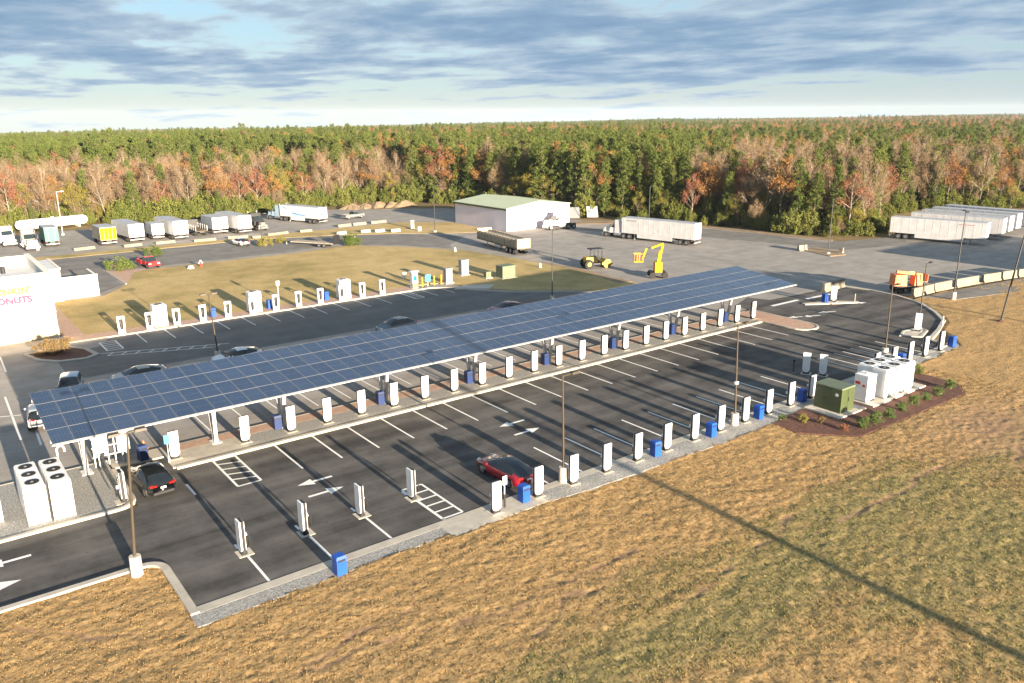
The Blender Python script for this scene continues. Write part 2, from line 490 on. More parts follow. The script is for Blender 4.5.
# ------------------------------------------------------------------ mesh helpers
class MB:
    def __init__(s):
        s.v, s.f, s.m = [], [], []

    def add(s, vs, fs, mat=0):
        o = len(s.v)
        s.v.extend([tuple(v) for v in vs])
        s.f.extend([tuple(i + o for i in f) for f in fs])
        s.m.extend([mat] * len(fs))
        return s

    def box(s, c, d, mat=0, rz=0.0, ry=0.0, rx=0.0, taper=1.0):
        hx, hy, hz = d[0] / 2, d[1] / 2, d[2] / 2
        vs_ = []
        M_ = Matrix.Rotation(rz, 3, 'Z') @ Matrix.Rotation(ry, 3, 'Y') @ Matrix.Rotation(rx, 3, 'X')
        for z in (-1, 1):
            k = taper if z > 0 else 1.0
            for x, y in ((-1, -1), (1, -1), (1, 1), (-1, 1)):
                p = M_ @ Vector((x * hx * k, y * hy * k, z * hz))
                vs_.append((c[0] + p.x, c[1] + p.y, c[2] + p.z))
        return s.add(vs_, [(3, 2, 1, 0), (4, 5, 6, 7), (0, 1, 5, 4), (1, 2, 6, 5), (2, 3, 7, 6), (3, 0, 4, 7)], mat)

    def b2(s, x0, x1, y0, y1, z0, z1, mat=0):
        return s.box(((x0 + x1) / 2, (y0 + y1) / 2, (z0 + z1) / 2), (x1 - x0, y1 - y0, z1 - z0), mat)

    def cyl(s, p0, p1, r0, r1=None, n=10, mat=0, caps=True):
        r1 = r0 if r1 is None else r1
        p0, p1 = Vector(p0), Vector(p1)
        d = (p1 - p0).normalized()
        a = d.orthogonal().normalized()
        b = d.cross(a)
        vs_ = []
        for p, r in ((p0, r0), (p1, r1)):
            for i in range(n):
                t = 2 * math.pi * i / n
                vs_.append(p + (a * math.cos(t) + b * math.sin(t)) * r)
        fs_ = [(i, (i + 1) % n, n + (i + 1) % n, n + i) for i in range(n)]
        if caps:
            fs_ += [tuple(range(n - 1, -1, -1)), tuple(range(n, 2 * n))]
        return s.add(vs_, fs_, mat)

    def tube(s, pts, r, n=6, mat=0):
        for a, b in zip(pts[:-1], pts[1:]):
            s.cyl(a, b, r, r, n, mat)
        return s

    def prism(s, poly, z0, z1, mat=0, top=None):
        n = len(poly)
        vs_ = [(x, y, z0) for x, y in poly] + [(x, y, z1) for x, y in poly]
        ar = sum(poly[i][0] * poly[(i + 1) % n][1] - poly[(i + 1) % n][0] * poly[i][1] for i in range(n))
        o = range(n) if ar > 0 else range(n - 1, -1, -1)
        o = list(o)
        fs_ = [(o[i], o[(i + 1) % n], n + o[(i + 1) % n], n + o[i]) for i in range(n)]
        s.add(vs_, fs_, mat)
        s.add([vs_[n + i] for i in o], [tuple(range(n))], mat if top is None else top)
        return s

    def prism_xz(s, poly, y0, y1, mat=0):
        """outline in the XZ plane pushed along Y"""
        n = len(poly)
        vs_ = [(x, y0, z) for x, z in poly] + [(x, y1, z) for x, z in poly]
        ar = sum(poly[i][0] * poly[(i + 1) % n][1] - poly[(i + 1) % n][0] * poly[i][1] for i in range(n))
        o = list(range(n)) if ar < 0 else list(range(n - 1, -1, -1))
        fs_ = [(o[i], o[(i + 1) % n], n + o[(i + 1) % n], n + o[i]) for i in range(n)]
        fs_ += [tuple(o[::-1]), tuple(n + i for i in o)]
        return s.add(vs_, fs_, mat)

    def ring_xz(s, outer, inner, y0, y1, mat=0):
        n = len(outer)
        vs_ = [(x, y0, z) for x, z in outer] + [(x, y0, z) for x, z in inner] + \
              [(x, y1, z) for x, z in outer] + [(x, y1, z) for x, z in inner]
        fs_ = []
        for i in range(n):
            j = (i + 1) % n
            fs_ += [(i, j, n + j, n + i), (2 * n + j, 2 * n + i, 3 * n + i, 3 * n + j),
                    (j, i, 2 * n + i, 2 * n + j), (n + i, n + j, 3 * n + j, 3 * n + i)]
        return s.add(vs_, fs_, mat)

    def mesh(s, name, mats, smooth=False):
        me = bpy.data.meshes.new(name)
        me.from_pydata([tuple(v) for v in s.v], [], s.f)
        for m in mats:
            me.materials.append(m)
        if len(mats) > 1:
            me.polygons.foreach_set('material_index', s.m)
        if smooth:
            me.polygons.foreach_set('use_smooth', [True] * len(me.polygons))
        me.update()
        return me


def ob(name, mb, mats, parent=None, loc=(0, 0, 0), rz=0.0, smooth=False):
    if isinstance(mb, MB):
        me = mb.mesh(name, mats if isinstance(mats, (list, tuple)) else [mats], smooth)
    else:
        me = mb
    o = bpy.data.objects.new(name, me)
    COL.objects.link(o)
    o.parent = parent
    o.location = loc
    o.rotation_euler = (0, 0, rz)
    return o


def tag(o, label, cat, group=None):
    o['label'] = label
    o['category'] = cat
    if group:
        o['group'] = group
    return o


def thing(name, label, cat, loc=(0, 0, 0), rz=0.0, group=None):
    o = bpy.data.objects.new(name, None)
    o.empty_display_size = 0.3
    COL.objects.link(o)
    o.location = loc
    o.rotation_euler = (0, 0, rz)
    return tag(o, label, cat, group)


def struct(o):
    o['kind'] = 'structure'
    return o


def stuff(o):
    o['kind'] = 'stuff'
    return o


KIDS = {}


def clone(root, loc, rz=0.0, label=None, group=None, scale=None):
    c = root.copy()
    COL.objects.link(c)
    c.location = loc
    c.rotation_euler = (0, 0, rz)
    if label:
        c['label'] = label
    if group:
        c['group'] = group
    if scale:
        c.scale = scale
    for k in root.children:
        d = k.copy(); COL.objects.link(d); d.parent = c
        for k2 in k.children:
            e = k2.copy(); COL.objects.link(e); e.parent = d
    return c


ORD = ['first', 'second', 'third', 'fourth', 'fifth', 'sixth', 'seventh', 'eighth', 'ninth', 'tenth', 'eleventh', 'twelfth',
       'thirteenth', 'fourteenth', 'fifteenth', 'sixteenth', 'seventeenth', 'eighteenth', 'nineteenth', 'twentieth',
       'twenty-first', 'twenty-second']


class Series:
    """first call hands out the prototype, later calls copies"""
    def __init__(s, maker):
        s.maker, s.root = maker, None

    def put(s, loc, rz, label, group=None, scale=None):
        if s.root is None:
            s.root = s.maker()
            o = s.root
            o.location = loc
            o.rotation_euler = (0, 0, rz)
            o['label'] = label
            if group:
                o['group'] = group
            if scale:
                o.scale = scale
            return o
        return clone(s.root, loc, rz, label, group, scale)


rng = np.random.default_rng(7)
random.seed(7)


def vnoise(x, y, seed=0):
    """smooth value noise on arrays, 0..1"""
    xi, yi = np.floor(x).astype(np.int64), np.floor(y).astype(np.int64)
    xf, yf = x - xi, y - yi
    u, v = xf * xf * (3 - 2 * xf), yf * yf * (3 - 2 * yf)

    def h(a, b):
        n = (a * 374761393 + b * 668265263 + seed * 1442695041) & 0xffffffff
        n = ((n ^ (n >> 13)) * 1274126177) & 0xffffffff
        return ((n ^ (n >> 16)) & 0xffff) / 65535.0
    return (h(xi, yi) * (1 - u) + h(xi + 1, yi) * u) * (1 - v) + (h(xi, yi + 1) * (1 - u) + h(xi + 1, yi + 1) * u) * v


def fbm(x, y, oct=4, seed=0):
    s, a, t = 0, 1.0, 0
    for o in range(oct):
        s = s + a * vnoise(x * 2 ** o, y * 2 ** o, seed + o)
        t += a
        a *= 0.5
    return s / t


def inside(px, py, poly):
    res = np.zeros(px.shape, bool)
    n = len(poly)
    j = n - 1
    for i in range(n):
        xi, yi = poly[i]; xj, yj = poly[j]
        c = ((yi > py) != (yj > py)) & (px < (xj - xi) * (py - yi) / (yj - yi + 1e-12) + xi)
        res ^= c
        j = i
    return res


def seg_dist(px, py, pts):
    d = np.full(px.shape, 1e9)
    for (ax, ay), (bx, by) in zip(pts[:-1], pts[1:]):
        vx, vy = bx - ax, by - ay
        t = np.clip(((px - ax) * vx + (py - ay) * vy) / (vx * vx + vy * vy), 0, 1)
        d = np.minimum(d, np.hypot(px - ax - t * vx, py - ay - t * vy))
    return d


def terrain_z(x, y):
    """the land falls away gently to the north-west, beyond the truck park"""
    s = -0.35 * (x - CAM[0]) + 0.937 * (y - CAM[1])
    d = np.hypot(x - CAM[0], y - CAM[1])
    k = np.clip((d - 450.0) / 900.0, 0, 1)
    hills = (fbm(np.asarray(x) / 620.0 + 40, np.asarray(y) / 620.0 + 40, 3, 77) - 0.5) * 16.0
    return -0.0150 * np.maximum(0, s - 215.0) - 0.0038 * np.maximum(0, d - 260.0) + k * hills


# ------------------------------------------------------------------ ground and paving
# one land sheet to the horizon
rings = np.concatenate([np.linspace(0, 300, 31), 300 * 1.16 ** np.arange(1, 22)])
na_ = 120
vs_, fs_ = [], []
for r_ in rings:
    for k in range(na_):
        a = 2 * math.pi * k / na_
        x, y = CAM[0] + r_ * math.cos(a), CAM[1] + r_ * math.sin(a)
        vs_.append((x, y, float(terrain_z(x, y)) - 0.12))
for i in range(len(rings) - 1):
    for k in range(na_):
        k2 = (k + 1) % na_
        fs_.append((i * na_ + k, (i + 1) * na_ + k, (i + 1) * na_ + k2, i * na_ + k2))
me = bpy.data.meshes.new('ground')
me.from_pydata(vs_, [], fs_)
me.materials.append(floorgrass)
struct(ob('ground', me, None))


def arc(cx_, cy_, r_, a0, a1, n=8):
    return [(cx_ + r_ * math.cos(R(a0 + (a1 - a0) * i / n)), cy_ + r_ * math.sin(R(a0 + (a1 - a0) * i / n))) for i in range(n + 1)]


YARD = [(-140, 23.2), (75, 23.2), (77, 15.5), (104, 12.3), (150, 8), (280, -6), (280, 36), (184, 41), (128, 44), (113, 47.5),
        (111, 64), (108, 78), (104, 92), (97, 104), (94, 122), (86, 145), (60, 163), (-140, 160)]
struct(ob('service_yard', MB().prism(YARD, -0.3, 0.0), oldasphalt))

EAST = [(56.5, 1.0), (57.5, 3.2), (62, 4.6)] + [(66.5, 6.3), (70, 9.0), (73.2, 12.4), (75.2, 16.5), (75.8, 20.5), (75.3, 24.6)]
LOT = [(-140, 6.9), (-22.7, 6.9)] + arc(-22.7, 5.7, 1.2, 90, 0, 5)[1:] + [(-21.5, 1.0), (56.5, 1.0)] + EAST[1:] + \
      [(60.2, 25.6), (59.2, 28.4), (54.2, 26.4), (53.2, 23.6), (-21.0, 23.6), (-21.0, 14.6), (-140, 14.6)]
struct(ob('parking_lot', MB().prism(LOT, -0.2, 0.006), newasphalt))

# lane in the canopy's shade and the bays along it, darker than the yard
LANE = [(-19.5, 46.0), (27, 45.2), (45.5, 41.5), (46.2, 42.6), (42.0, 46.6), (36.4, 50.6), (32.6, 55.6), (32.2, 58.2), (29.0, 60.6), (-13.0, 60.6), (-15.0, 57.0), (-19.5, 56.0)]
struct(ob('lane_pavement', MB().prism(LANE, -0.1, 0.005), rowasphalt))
struct(ob('back_road', MB().prism([(-140, 106.5), (-5, 106.5), (1, 103.9), (27, 104), (37, 107), (46, 97), (51, 88), (53, 92), (62, 100), (53, 111), (42, 117), (27, 122.6), (-140, 122.6)], -0.1, 0.005), midasphalt))
struct(ob('side_road', MB().prism([(-4.9, 91.2), (-4.7, 106.4), (-9.5, 106.4), (-9.2, 86.5)], -0.1, 0.006), midasphalt))
struct(ob('yard_track', MB().prism([(84, 95), (100, 84), (107, 76), (110, 62), (110, 49), (126, 44.5), (170, 41), (170, 35), (124, 36), (104, 42), (101, 56), (97, 70), (88, 84)], -0.1, 0.004), midasphalt))


def band(name, pts, w, h, mat, closed=False, z0=-0.15):
    """a kerb of width w swept along a path, standing h proud"""
    pts = [Vector((p[0], p[1])) for p in pts]
    n = len(pts)
    L_, R_ = [], []
    for i in range(n):
        if closed:
            a, b = pts[i - 1], pts[(i + 1) % n]
        else:
            a, b = pts[max(0, i - 1)], pts[min(n - 1, i + 1)]
        t = (b - a).normalized()
        nrm = Vector((-t.y, t.x))
        if 0 < i < n - 1 or closed:
            t1 = (pts[i] - pts[i - 1]).normalized()
            n1_ = Vector((-t1.y, t1.x))
            k = min(1.8, 1.0 / max(0.3, nrm.dot(n1_)))
        else:
            k = 1.0
        L_.append(pts[i] + nrm * w / 2 * k)
        R_.append(pts[i] - nrm * w / 2 * k)
    m = MB()
    vs_ = []
    bv = min(0.03, h * 0.3)
    for i in range(n):
        l, r = L_[i], R_[i]
        d = (l - r).normalized() * bv
        vs_ += [(l.x, l.y, z0), (l.x, l.y, h - bv), (l.x - d.x, l.y - d.y, h), (r.x + d.x, r.y + d.y, h), (r.x, r.y, h - bv), (r.x, r.y, z0)]
    fs_ = []
    for i in range(n if closed else n - 1):
        j = (i + 1) % n
        for k in range(5):
            fs_.append((i * 6 + k, i * 6 + k + 1, j * 6 + k + 1, j * 6 + k))
    if not closed:
        fs_ += [(5, 4, 3, 2, 1, 0), tuple((n - 1) * 6 + k for k in range(6))]
    m.add(vs_, fs_)
    return struct(ob(name, m, mat))


def mound(name, poly, z, skirt, mat):
    """loose material: flat on top, ragged where it runs out"""
    P = []
    n = len(poly)
    ar = sum(poly[i][0] * poly[(i + 1) % n][1] - poly[(i + 1) % n][0] * poly[i][1] for i in range(n))
    if ar < 0:
        poly = poly[::-1]
    for i in range(n):
        a, b = Vector(poly[i]), Vector(poly[(i + 1) % n])
        k = max(1, int((b - a).length / 0.35))
        for j in range(k):
            P.append(a + (b - a) * j / k)
    n = len(P)
    V, F = [], []
    outer = []
    for i in range(n):
        t_ = (P[(i + 1) % n] - P[i - 1]).normalized()
        nr = Vector((t_.y, -t_.x))
        q = P[i] + nr * skirt * random.uniform(0.3, 1.6)
        outer.append((q.x, q.y, -0.05))
    V = [(p.x, p.y, z) for p in P] + outer
    F = [tuple(range(n))] + [(i, n + i, n + (i + 1) % n, (i + 1) % n) for i in range(n)]
    return struct(ob(name, MB().add(V, F), mat))


# front kerb, with the corner and the drive on the left
band('kerb', [(-140, 6.72), (-22.7, 6.72)] + arc(-22.7, 5.7, 1.02, 90, 0, 6)[1:] + [(-21.68, 0.36)], 0.45, 0.12, kerbm)
band('kerb', [(-21.46, 0.66), (-7.2, 0.66)], 0.66, 0.03, kerbm)
band('kerb', [(-7.2, 0.66), (54.5, 0.66)], 0.66, 0.03, kerbm)
band('kerb', [(54.5, 0.68), (55.9, 0.68), (57.2, 2.9), (62.1, 4.35), (66.7, 6.0), (70.2, 8.75), (73.5, 12.2), (75.5, 16.4), (76.05, 20.5), (75.6, 24.6)], 0.45, 0.12, kerbm)
# island of the canopy row
ISL = [(-17.3, 19.15), (53.0, 19.15), (53.0, 23.3), (-17.3, 23.3)]
struct(ob('canopy_island', MB().prism([(-12.0, 19.2), (49.6, 19.2), (49.6, 21.9), (-12.0, 21.9)], -0.1, 0.105), gravelm))
struct(ob('red_paving', MB().prism([(-12.0, 21.9), (49.6, 21.9), (49.6, 23.3), (-12.0, 23.3)], -0.1, 0.11), brick))
struct(ob('walkway', MB().prism([(-21.0, 21.6), (-17.6, 21.6), (-17.6, 19.1), (-12.0, 19.1), (-12.0, 21.8), (-13.4, 23.3), (-21.0, 23.3)], -0.1, 0.115), concrete))
struct(ob('red_paving', MB().prism([(-17.2, 22.0), (-13.5, 22.0), (-12.0, 21.9), (-12.0, 23.3), (-17.2, 23.3)], -0.1, 0.118), brick))
band('kerb', [(-17.4, 19.0), (49.4, 19.0)], 0.42, 0.17, kerbm)
band('kerb', [(-140, 23.4), (52, 23.4)], 0.2, 0.113, kerbm)
# brick nose at the east end of the row
NOSE = [(49.6, 19.2), (49.7, 15.6)] + arc(51.4, 15.0, 1.75, 200, 360, 8) + [(53.2, 20.5), (53.4, 23.3), (49.6, 23.3)]
struct(ob('brick_nose', MB().prism(NOSE, -0.1, 0.11), brick))
band('kerb', [(49.5, 18.8), (49.55, 15.6)] + arc(51.4, 15.0, 1.85, 198, 360, 9) + [(53.3, 20.5), (53.5, 23.3)], 0.25, 0.15, kerbm)
# gravel island with the cabinets, left
struct(ob('gravel_bed', MB().prism([(-140, 14.9), (-22.0, 14.9), (-21.1, 16), (-21.1, 23.3), (-140, 23.3)], -0.1, 0.10), gravelm))
band('kerb', [(-140, 14.75), (-22.2, 14.75)] + arc(-22.2, 15.95, 1.2, -90, 0, 5)[1:] + [(-21.0, 21.4)], 0.32, 0.16, kerbm)
# front gravel strip and the accessible pad
mound('gravel_strip', [(-21.9, 0.33), (-7.2, 0.33), (-7.2, -0.75), (-15, -0.75), (-21.9, -0.8)], 0.026, 0.16, gravelm)
mound('gravel_strip', [(0.1, 0.33), (54.4, 0.33), (56.4, 0.9), (59.2, 1.5), (57.5, -0.2), (50, -0.9), (45.5, -1.1), (42.5, -0.8), (24, -1.5), (20.7, -1.9), (3.4, -1.4), (0.1, -1.05)], 0.026, 0.16, gravelm)
struct(ob('accessible_pad', MB().prism([(-7.2, 0.33), (0.1, 0.33), (0.1, -1.0), (-7.2, -1.25)], -0.1, 0.033), concrete))
# island with a charger at the east
band('kerb', [(57.4, 4.0), (60.5, 4.9), (61.2, 5.8), (58.2, 6.4), (56.2, 5.6)], 0.3, 0.13, kerbm, True)
struct(ob('charger_island', MB().prism([(57.4, 4.0), (60.5, 4.9), (61.2, 5.8), (58.2, 6.4), (56.2, 5.6)], -0.1, 0.10), concrete))
struct(ob('charger_island', MB().prism([(61.4, 21.6), (65.8, 19.9), (68.0, 17.7), (67.6, 17.3), (65.0, 18.6), (61.2, 20.9)], -0.1, 0.13), concrete))

# mulch bed with pads
MUL = [(22.8, -1.75), (27.5, -1.3), (44.2, -1.25), (44.6, -3.5), (44.2, -6.2), (41.8, -7.7), (33.5, -7.6), (25.7, -7.4), (22.6, -4.0)]
mound('mulch_bed', MUL, 0.07, 0.3, mulch)
struct(ob('equipment_pad', MB().prism([(27.7, -4.5), (31.7, -4.5), (31.7, -1.2), (27.7, -1.2)], -0.1, 0.17), padm))
struct(ob('equipment_pad', MB().prism([(32.4, -4.7), (41.2, -4.7), (41.2, -0.7), (32.4, -0.7)], -0.1, 0.17), padm))

# the lawn behind the lane, with its kerb and the brick path of the far chargers
FIELD = [(-15.3, 62.9), (30.6, 62.9), (33.4, 60.9), (33.8, 56.8), (37.2, 51.8), (42.6, 47.7), (46.8, 44.0), (50.0, 43.2), (54.2, 43.6), (55.0, 52.0),
         (53.6, 69.0), (51.6, 84.0), (46.0, 93.5), (37.8, 103.4), (27.0, 101.5), (1.8, 101.5), (-1.5, 100.0), (-4.4, 91.0), (-9.2, 84.0), (-15.3, 84.0)]
struct(ob('lawn', MB().prism(FIELD, -0.1, 0.10), fieldgrass))
struct(ob('brick_path', MB().prism([(-17.2, 60.5), (27.5, 60.5), (28.6, 62.9), (-17.2, 62.9)], -0.1, 0.11), brick))
struct(ob('brick_path', MB().prism([(-17.3, 62.9), (-15.3, 62.9), (-15.3, 84), (-17.3, 84)], -0.1, 0.11), brick))
band('kerb', [(-13.4, 60.4), (28.8, 60.4), (32.6, 58.2), (32.9, 55.6), (36.7, 50.9), (42.2, 46.9), (46.4, 43.0), (50, 42.6), (54, 43.0)], 0.3, 0.15, kerbm)
struct(ob('side_strip', MB().prism([(-4.3, 91.0), (1.8, 101.5), (-1.5, 103.8), (-4.6, 104.2)], -0.1, 0.09), brick))
band('kerb', [(-4.5, 91.2), (-4.5, 104.2)], 0.25, 0.14, kerbm)
# dark mulch island at the corner of the shop
CI = [(-21.8, 58.2), (-20.9, 55.0), (-19.4, 53.2), (-17.0, 52.7), (-15.8, 53.6), (-16.3, 56.6), (-17.6, 58.6)]
struct(ob('planting_island', MB().prism(CI, -0.1, 0.12), mulch))
band('kerb', CI, 0.45, 0.15, kerbm, True)
# median strip and verges at the back
struct(ob('grass_verge', MB().prism([(-140, 123.0), (27, 123.0), (42.5, 117.5), (53.5, 111.5), (60, 106), (71.3, 100.4), (71.6, 119.0), (64, 126.5), (58, 127.6), (30, 126.6), (-140, 127.8)], -0.1, 0.03), fieldgrass))
struct(ob('concrete_slab', MB().prism([(31.2, 57.4), (33.9, 58.6), (37.6, 56.4), (35.2, 54.5)], 0.0, 0.14), padm))
struct(ob('bare_patch', MB().prism([(90, 100), (97, 103), (106, 94), (112, 72), (114, 50), (112, 49), (108.5, 76), (103, 90)], -0.1, 0.05), dirt))
struct(ob('bare_patch', MB().prism([(52.0, 45.5), (54.5, 45.5), (55.6, 58), (55.0, 66), (53.9, 66), (54.2, 55)], -0.1, 0.112), dirt))
struct(ob('bare_patch', MB().prism([(77.4, 14.0), (104, 10.9), (150, 6.4), (150, 2), (100, 5.0), (88, 8.2), (79, 10.5)], -0.1, 0.03), midasphalt))


# ------------------------------------------------------------------ painted markings (one sheet above the asphalt)
def marking(name, quads, z=0.0115):
    m = MB()
    for q in quads:
        m.add([(x, y, z) for x, y in q], [tuple(range(len(q)))])
    return struct(ob(name, m, linepaint))


def ln(x0, y0, x1, y1, w=0.15):
    d = Vector((x1 - x0, y1 - y0)).normalized()
    n_ = Vector((-d.y, d.x)) * w / 2
    return [(x0 - n_.x, y0 - n_.y), (x1 - n_.x, y1 - n_.y), (x1 + n_.x, y1 + n_.y), (x0 + n_.x, y0 + n_.y)]


for k in range(20):
    marking('stall_line', [ln(-10.32 + 3.01 * k, 13.5, -10.32 + 3.01 * k, 18.75)])
for k in range(-2, 14):
    x = 7.87 + 3.045 * k
    if not (33 < x < 39):
        marking('stall_line', [ln(x, 1.0, x, 6.4)])
for x in (-17.71, -14.01, -10.3, -6.61):
    marking('stall_line', [ln(x + 0.1, 1.0, x + 0.1, 4.2)])
    marking('stall_line', [ln(x - 0.05, 5.4, x - 0.05, 6.0)])
marking('stall_line', [ln(-17.6, 14.0, -17.6, 16.0)])
for x in (42.6, 45.7, 48.8, 51.9):
    marking('stall_line', [ln(x, 1.0, x, 6.2)])


def hatch(x0, x1, y0, y1, n, w=0.16, slant=1.0):
    q = [ln(x0, y0, x1, y0, w), ln(x0, y1, x1, y1, w), ln(x0, y0, x0, y1, w), ln(x1, y0, x1, y1, w)]
    for k in range(1, n):
        y = y0 + (y1 - y0) * k / n
        q.append(ln(x0, y - slant / 2, x1, y + slant / 2, w))
    for i, qq in enumerate(q):      # strokes of one marking cross: lay each a hair higher
        marking('hatch_stroke', [qq], 0.0115 + 0.0008 * i)


hatch(-14.95, -13.35, 13.5, 18.7, 5, slant=-0.5)
hatch(-6.55, -5.05, 1.2, 6.2, 5, slant=0.0)
hatch(24.0, 25.4, 55.8, 60.2, 5, slant=0.0)


def arrow(x, y, d, L=2.5):
    c, s = math.cos(d), math.sin(d)
    def tr(a, b):
        return (x + a * c - b * s, y + a * s + b * c)
    marking('painted_arrow', [[tr(-L / 2, -0.12), tr(L * 0.06, -0.12), tr(L * 0.06, -0.48), tr(L / 2, 0), tr(L * 0.06, 0.48), tr(L * 0.06, 0.12), tr(-L / 2, 0.12)]])


for x, y, d in ((-10.5, 11.1, math.pi), (-10.6, 9.1, 0), (6.5, 11.3, math.pi), (6.4, 9.2, 0), (-28.6, 12.0, math.pi), (-29.4, 9.4, 0)):
    arrow(x, y, d)
for px, py, d in ((811, 316, 2.75), (827, 312, 2.75), (858, 303, -0.4), (797, 317, 2.75)):
    p = G(px, py)
    arrow(p.x, p.y, d)
p0, p1 = G(772, 306), G(798, 300)
marking('stop_bar', [ln(p0.x, p0.y, p1.x, p1.y, 0.55)])
p0, p1 = G(806, 299), G(830, 294)
marking('stop_bar', [ln(p0.x, p0.y, p1.x, p1.y, 0.55)])
# bays of the far chargers
for k in range(13):
    x = -10.4 + 3.05 * k
    if x < 22:
        marking('stall_line', [ln(x, 55.4, x, 60.2, 0.12)])
for x in (27.4, 30.2):
    marking('stall_line', [ln(x, 55.6, x, 60.0, 0.12)])
hatch(-14.6, -13.0, 54.6, 58.6, 5, slant=0.0)
# long hatched taper in front of the shop
ta, tb = G(92, 359), G(185, 371)
for i, q in enumerate([ln(-15.6, 54.0, -3.4, 49.4, .12), ln(-15.0, 52.6, -5.2, 49.0, .12)] +
                      [ln(-15.0 + 1.25 * k, 52.6 - 0.46 * k, -14.2 + 1.25 * k, 53.5 - 0.46 * k, .12) for k in range(9)]):
    marking('hatch_stroke', [q], 0.0095 + 0.0006 * i)
# lane lines on the drive at the left
for a, b in (((5, 397), (21, 440)), ((0, 417), (21, 415)), ((0, 357), (6, 372)), ((36, 430), (41, 445))):
    pa, pb = G(*a), G(*b)
    marking('lane_line', [ln(pa.x, pa.y, pb.x, pb.y, 0.16)], 0.008)
# stall strokes on the lane side of the canopy island
for k in range(19):
    x = -13.2 + 3.05 * k
    marking('stall_line', [ln(x, 24.8, x, 29.6, 0.12)], 0.0075)

# drain
m = MB().b2(-0.7, 0.7, -0.5, 0.5, -0.02, 0.012)
dr = ob('drain_grate', m, grille, None, (46.2, 7.9, 0.004), 0.2)
struct(dr)

# ------------------------------------------------------------------ near field: straw and turf, modelled relief
NEARCUT = [LOT, [(-21.9, 7.1), (-21.85, -0.62), (-15, -0.55), (-7.2, -0.55), (-7.0, -1.1), (0.2, -0.75), (3.4, -1.2), (20.7, -1.7), (24, -1.3),
                 (42.5, -0.6), (50, -0.65), (57.5, 0.1), (60, 1.9), (62.3, 4.2), (66.9, 5.8), (70.4, 8.5), (73.7, 12.0), (75.8, 16.3), (77.0, 15.2), (104, 10.6), (190, 2), (190, 60), (-22.2, 60)],
           [(-140, 6.6), (-22.0, 6.6), (-22.0, 60), (-140, 60)], MUL]


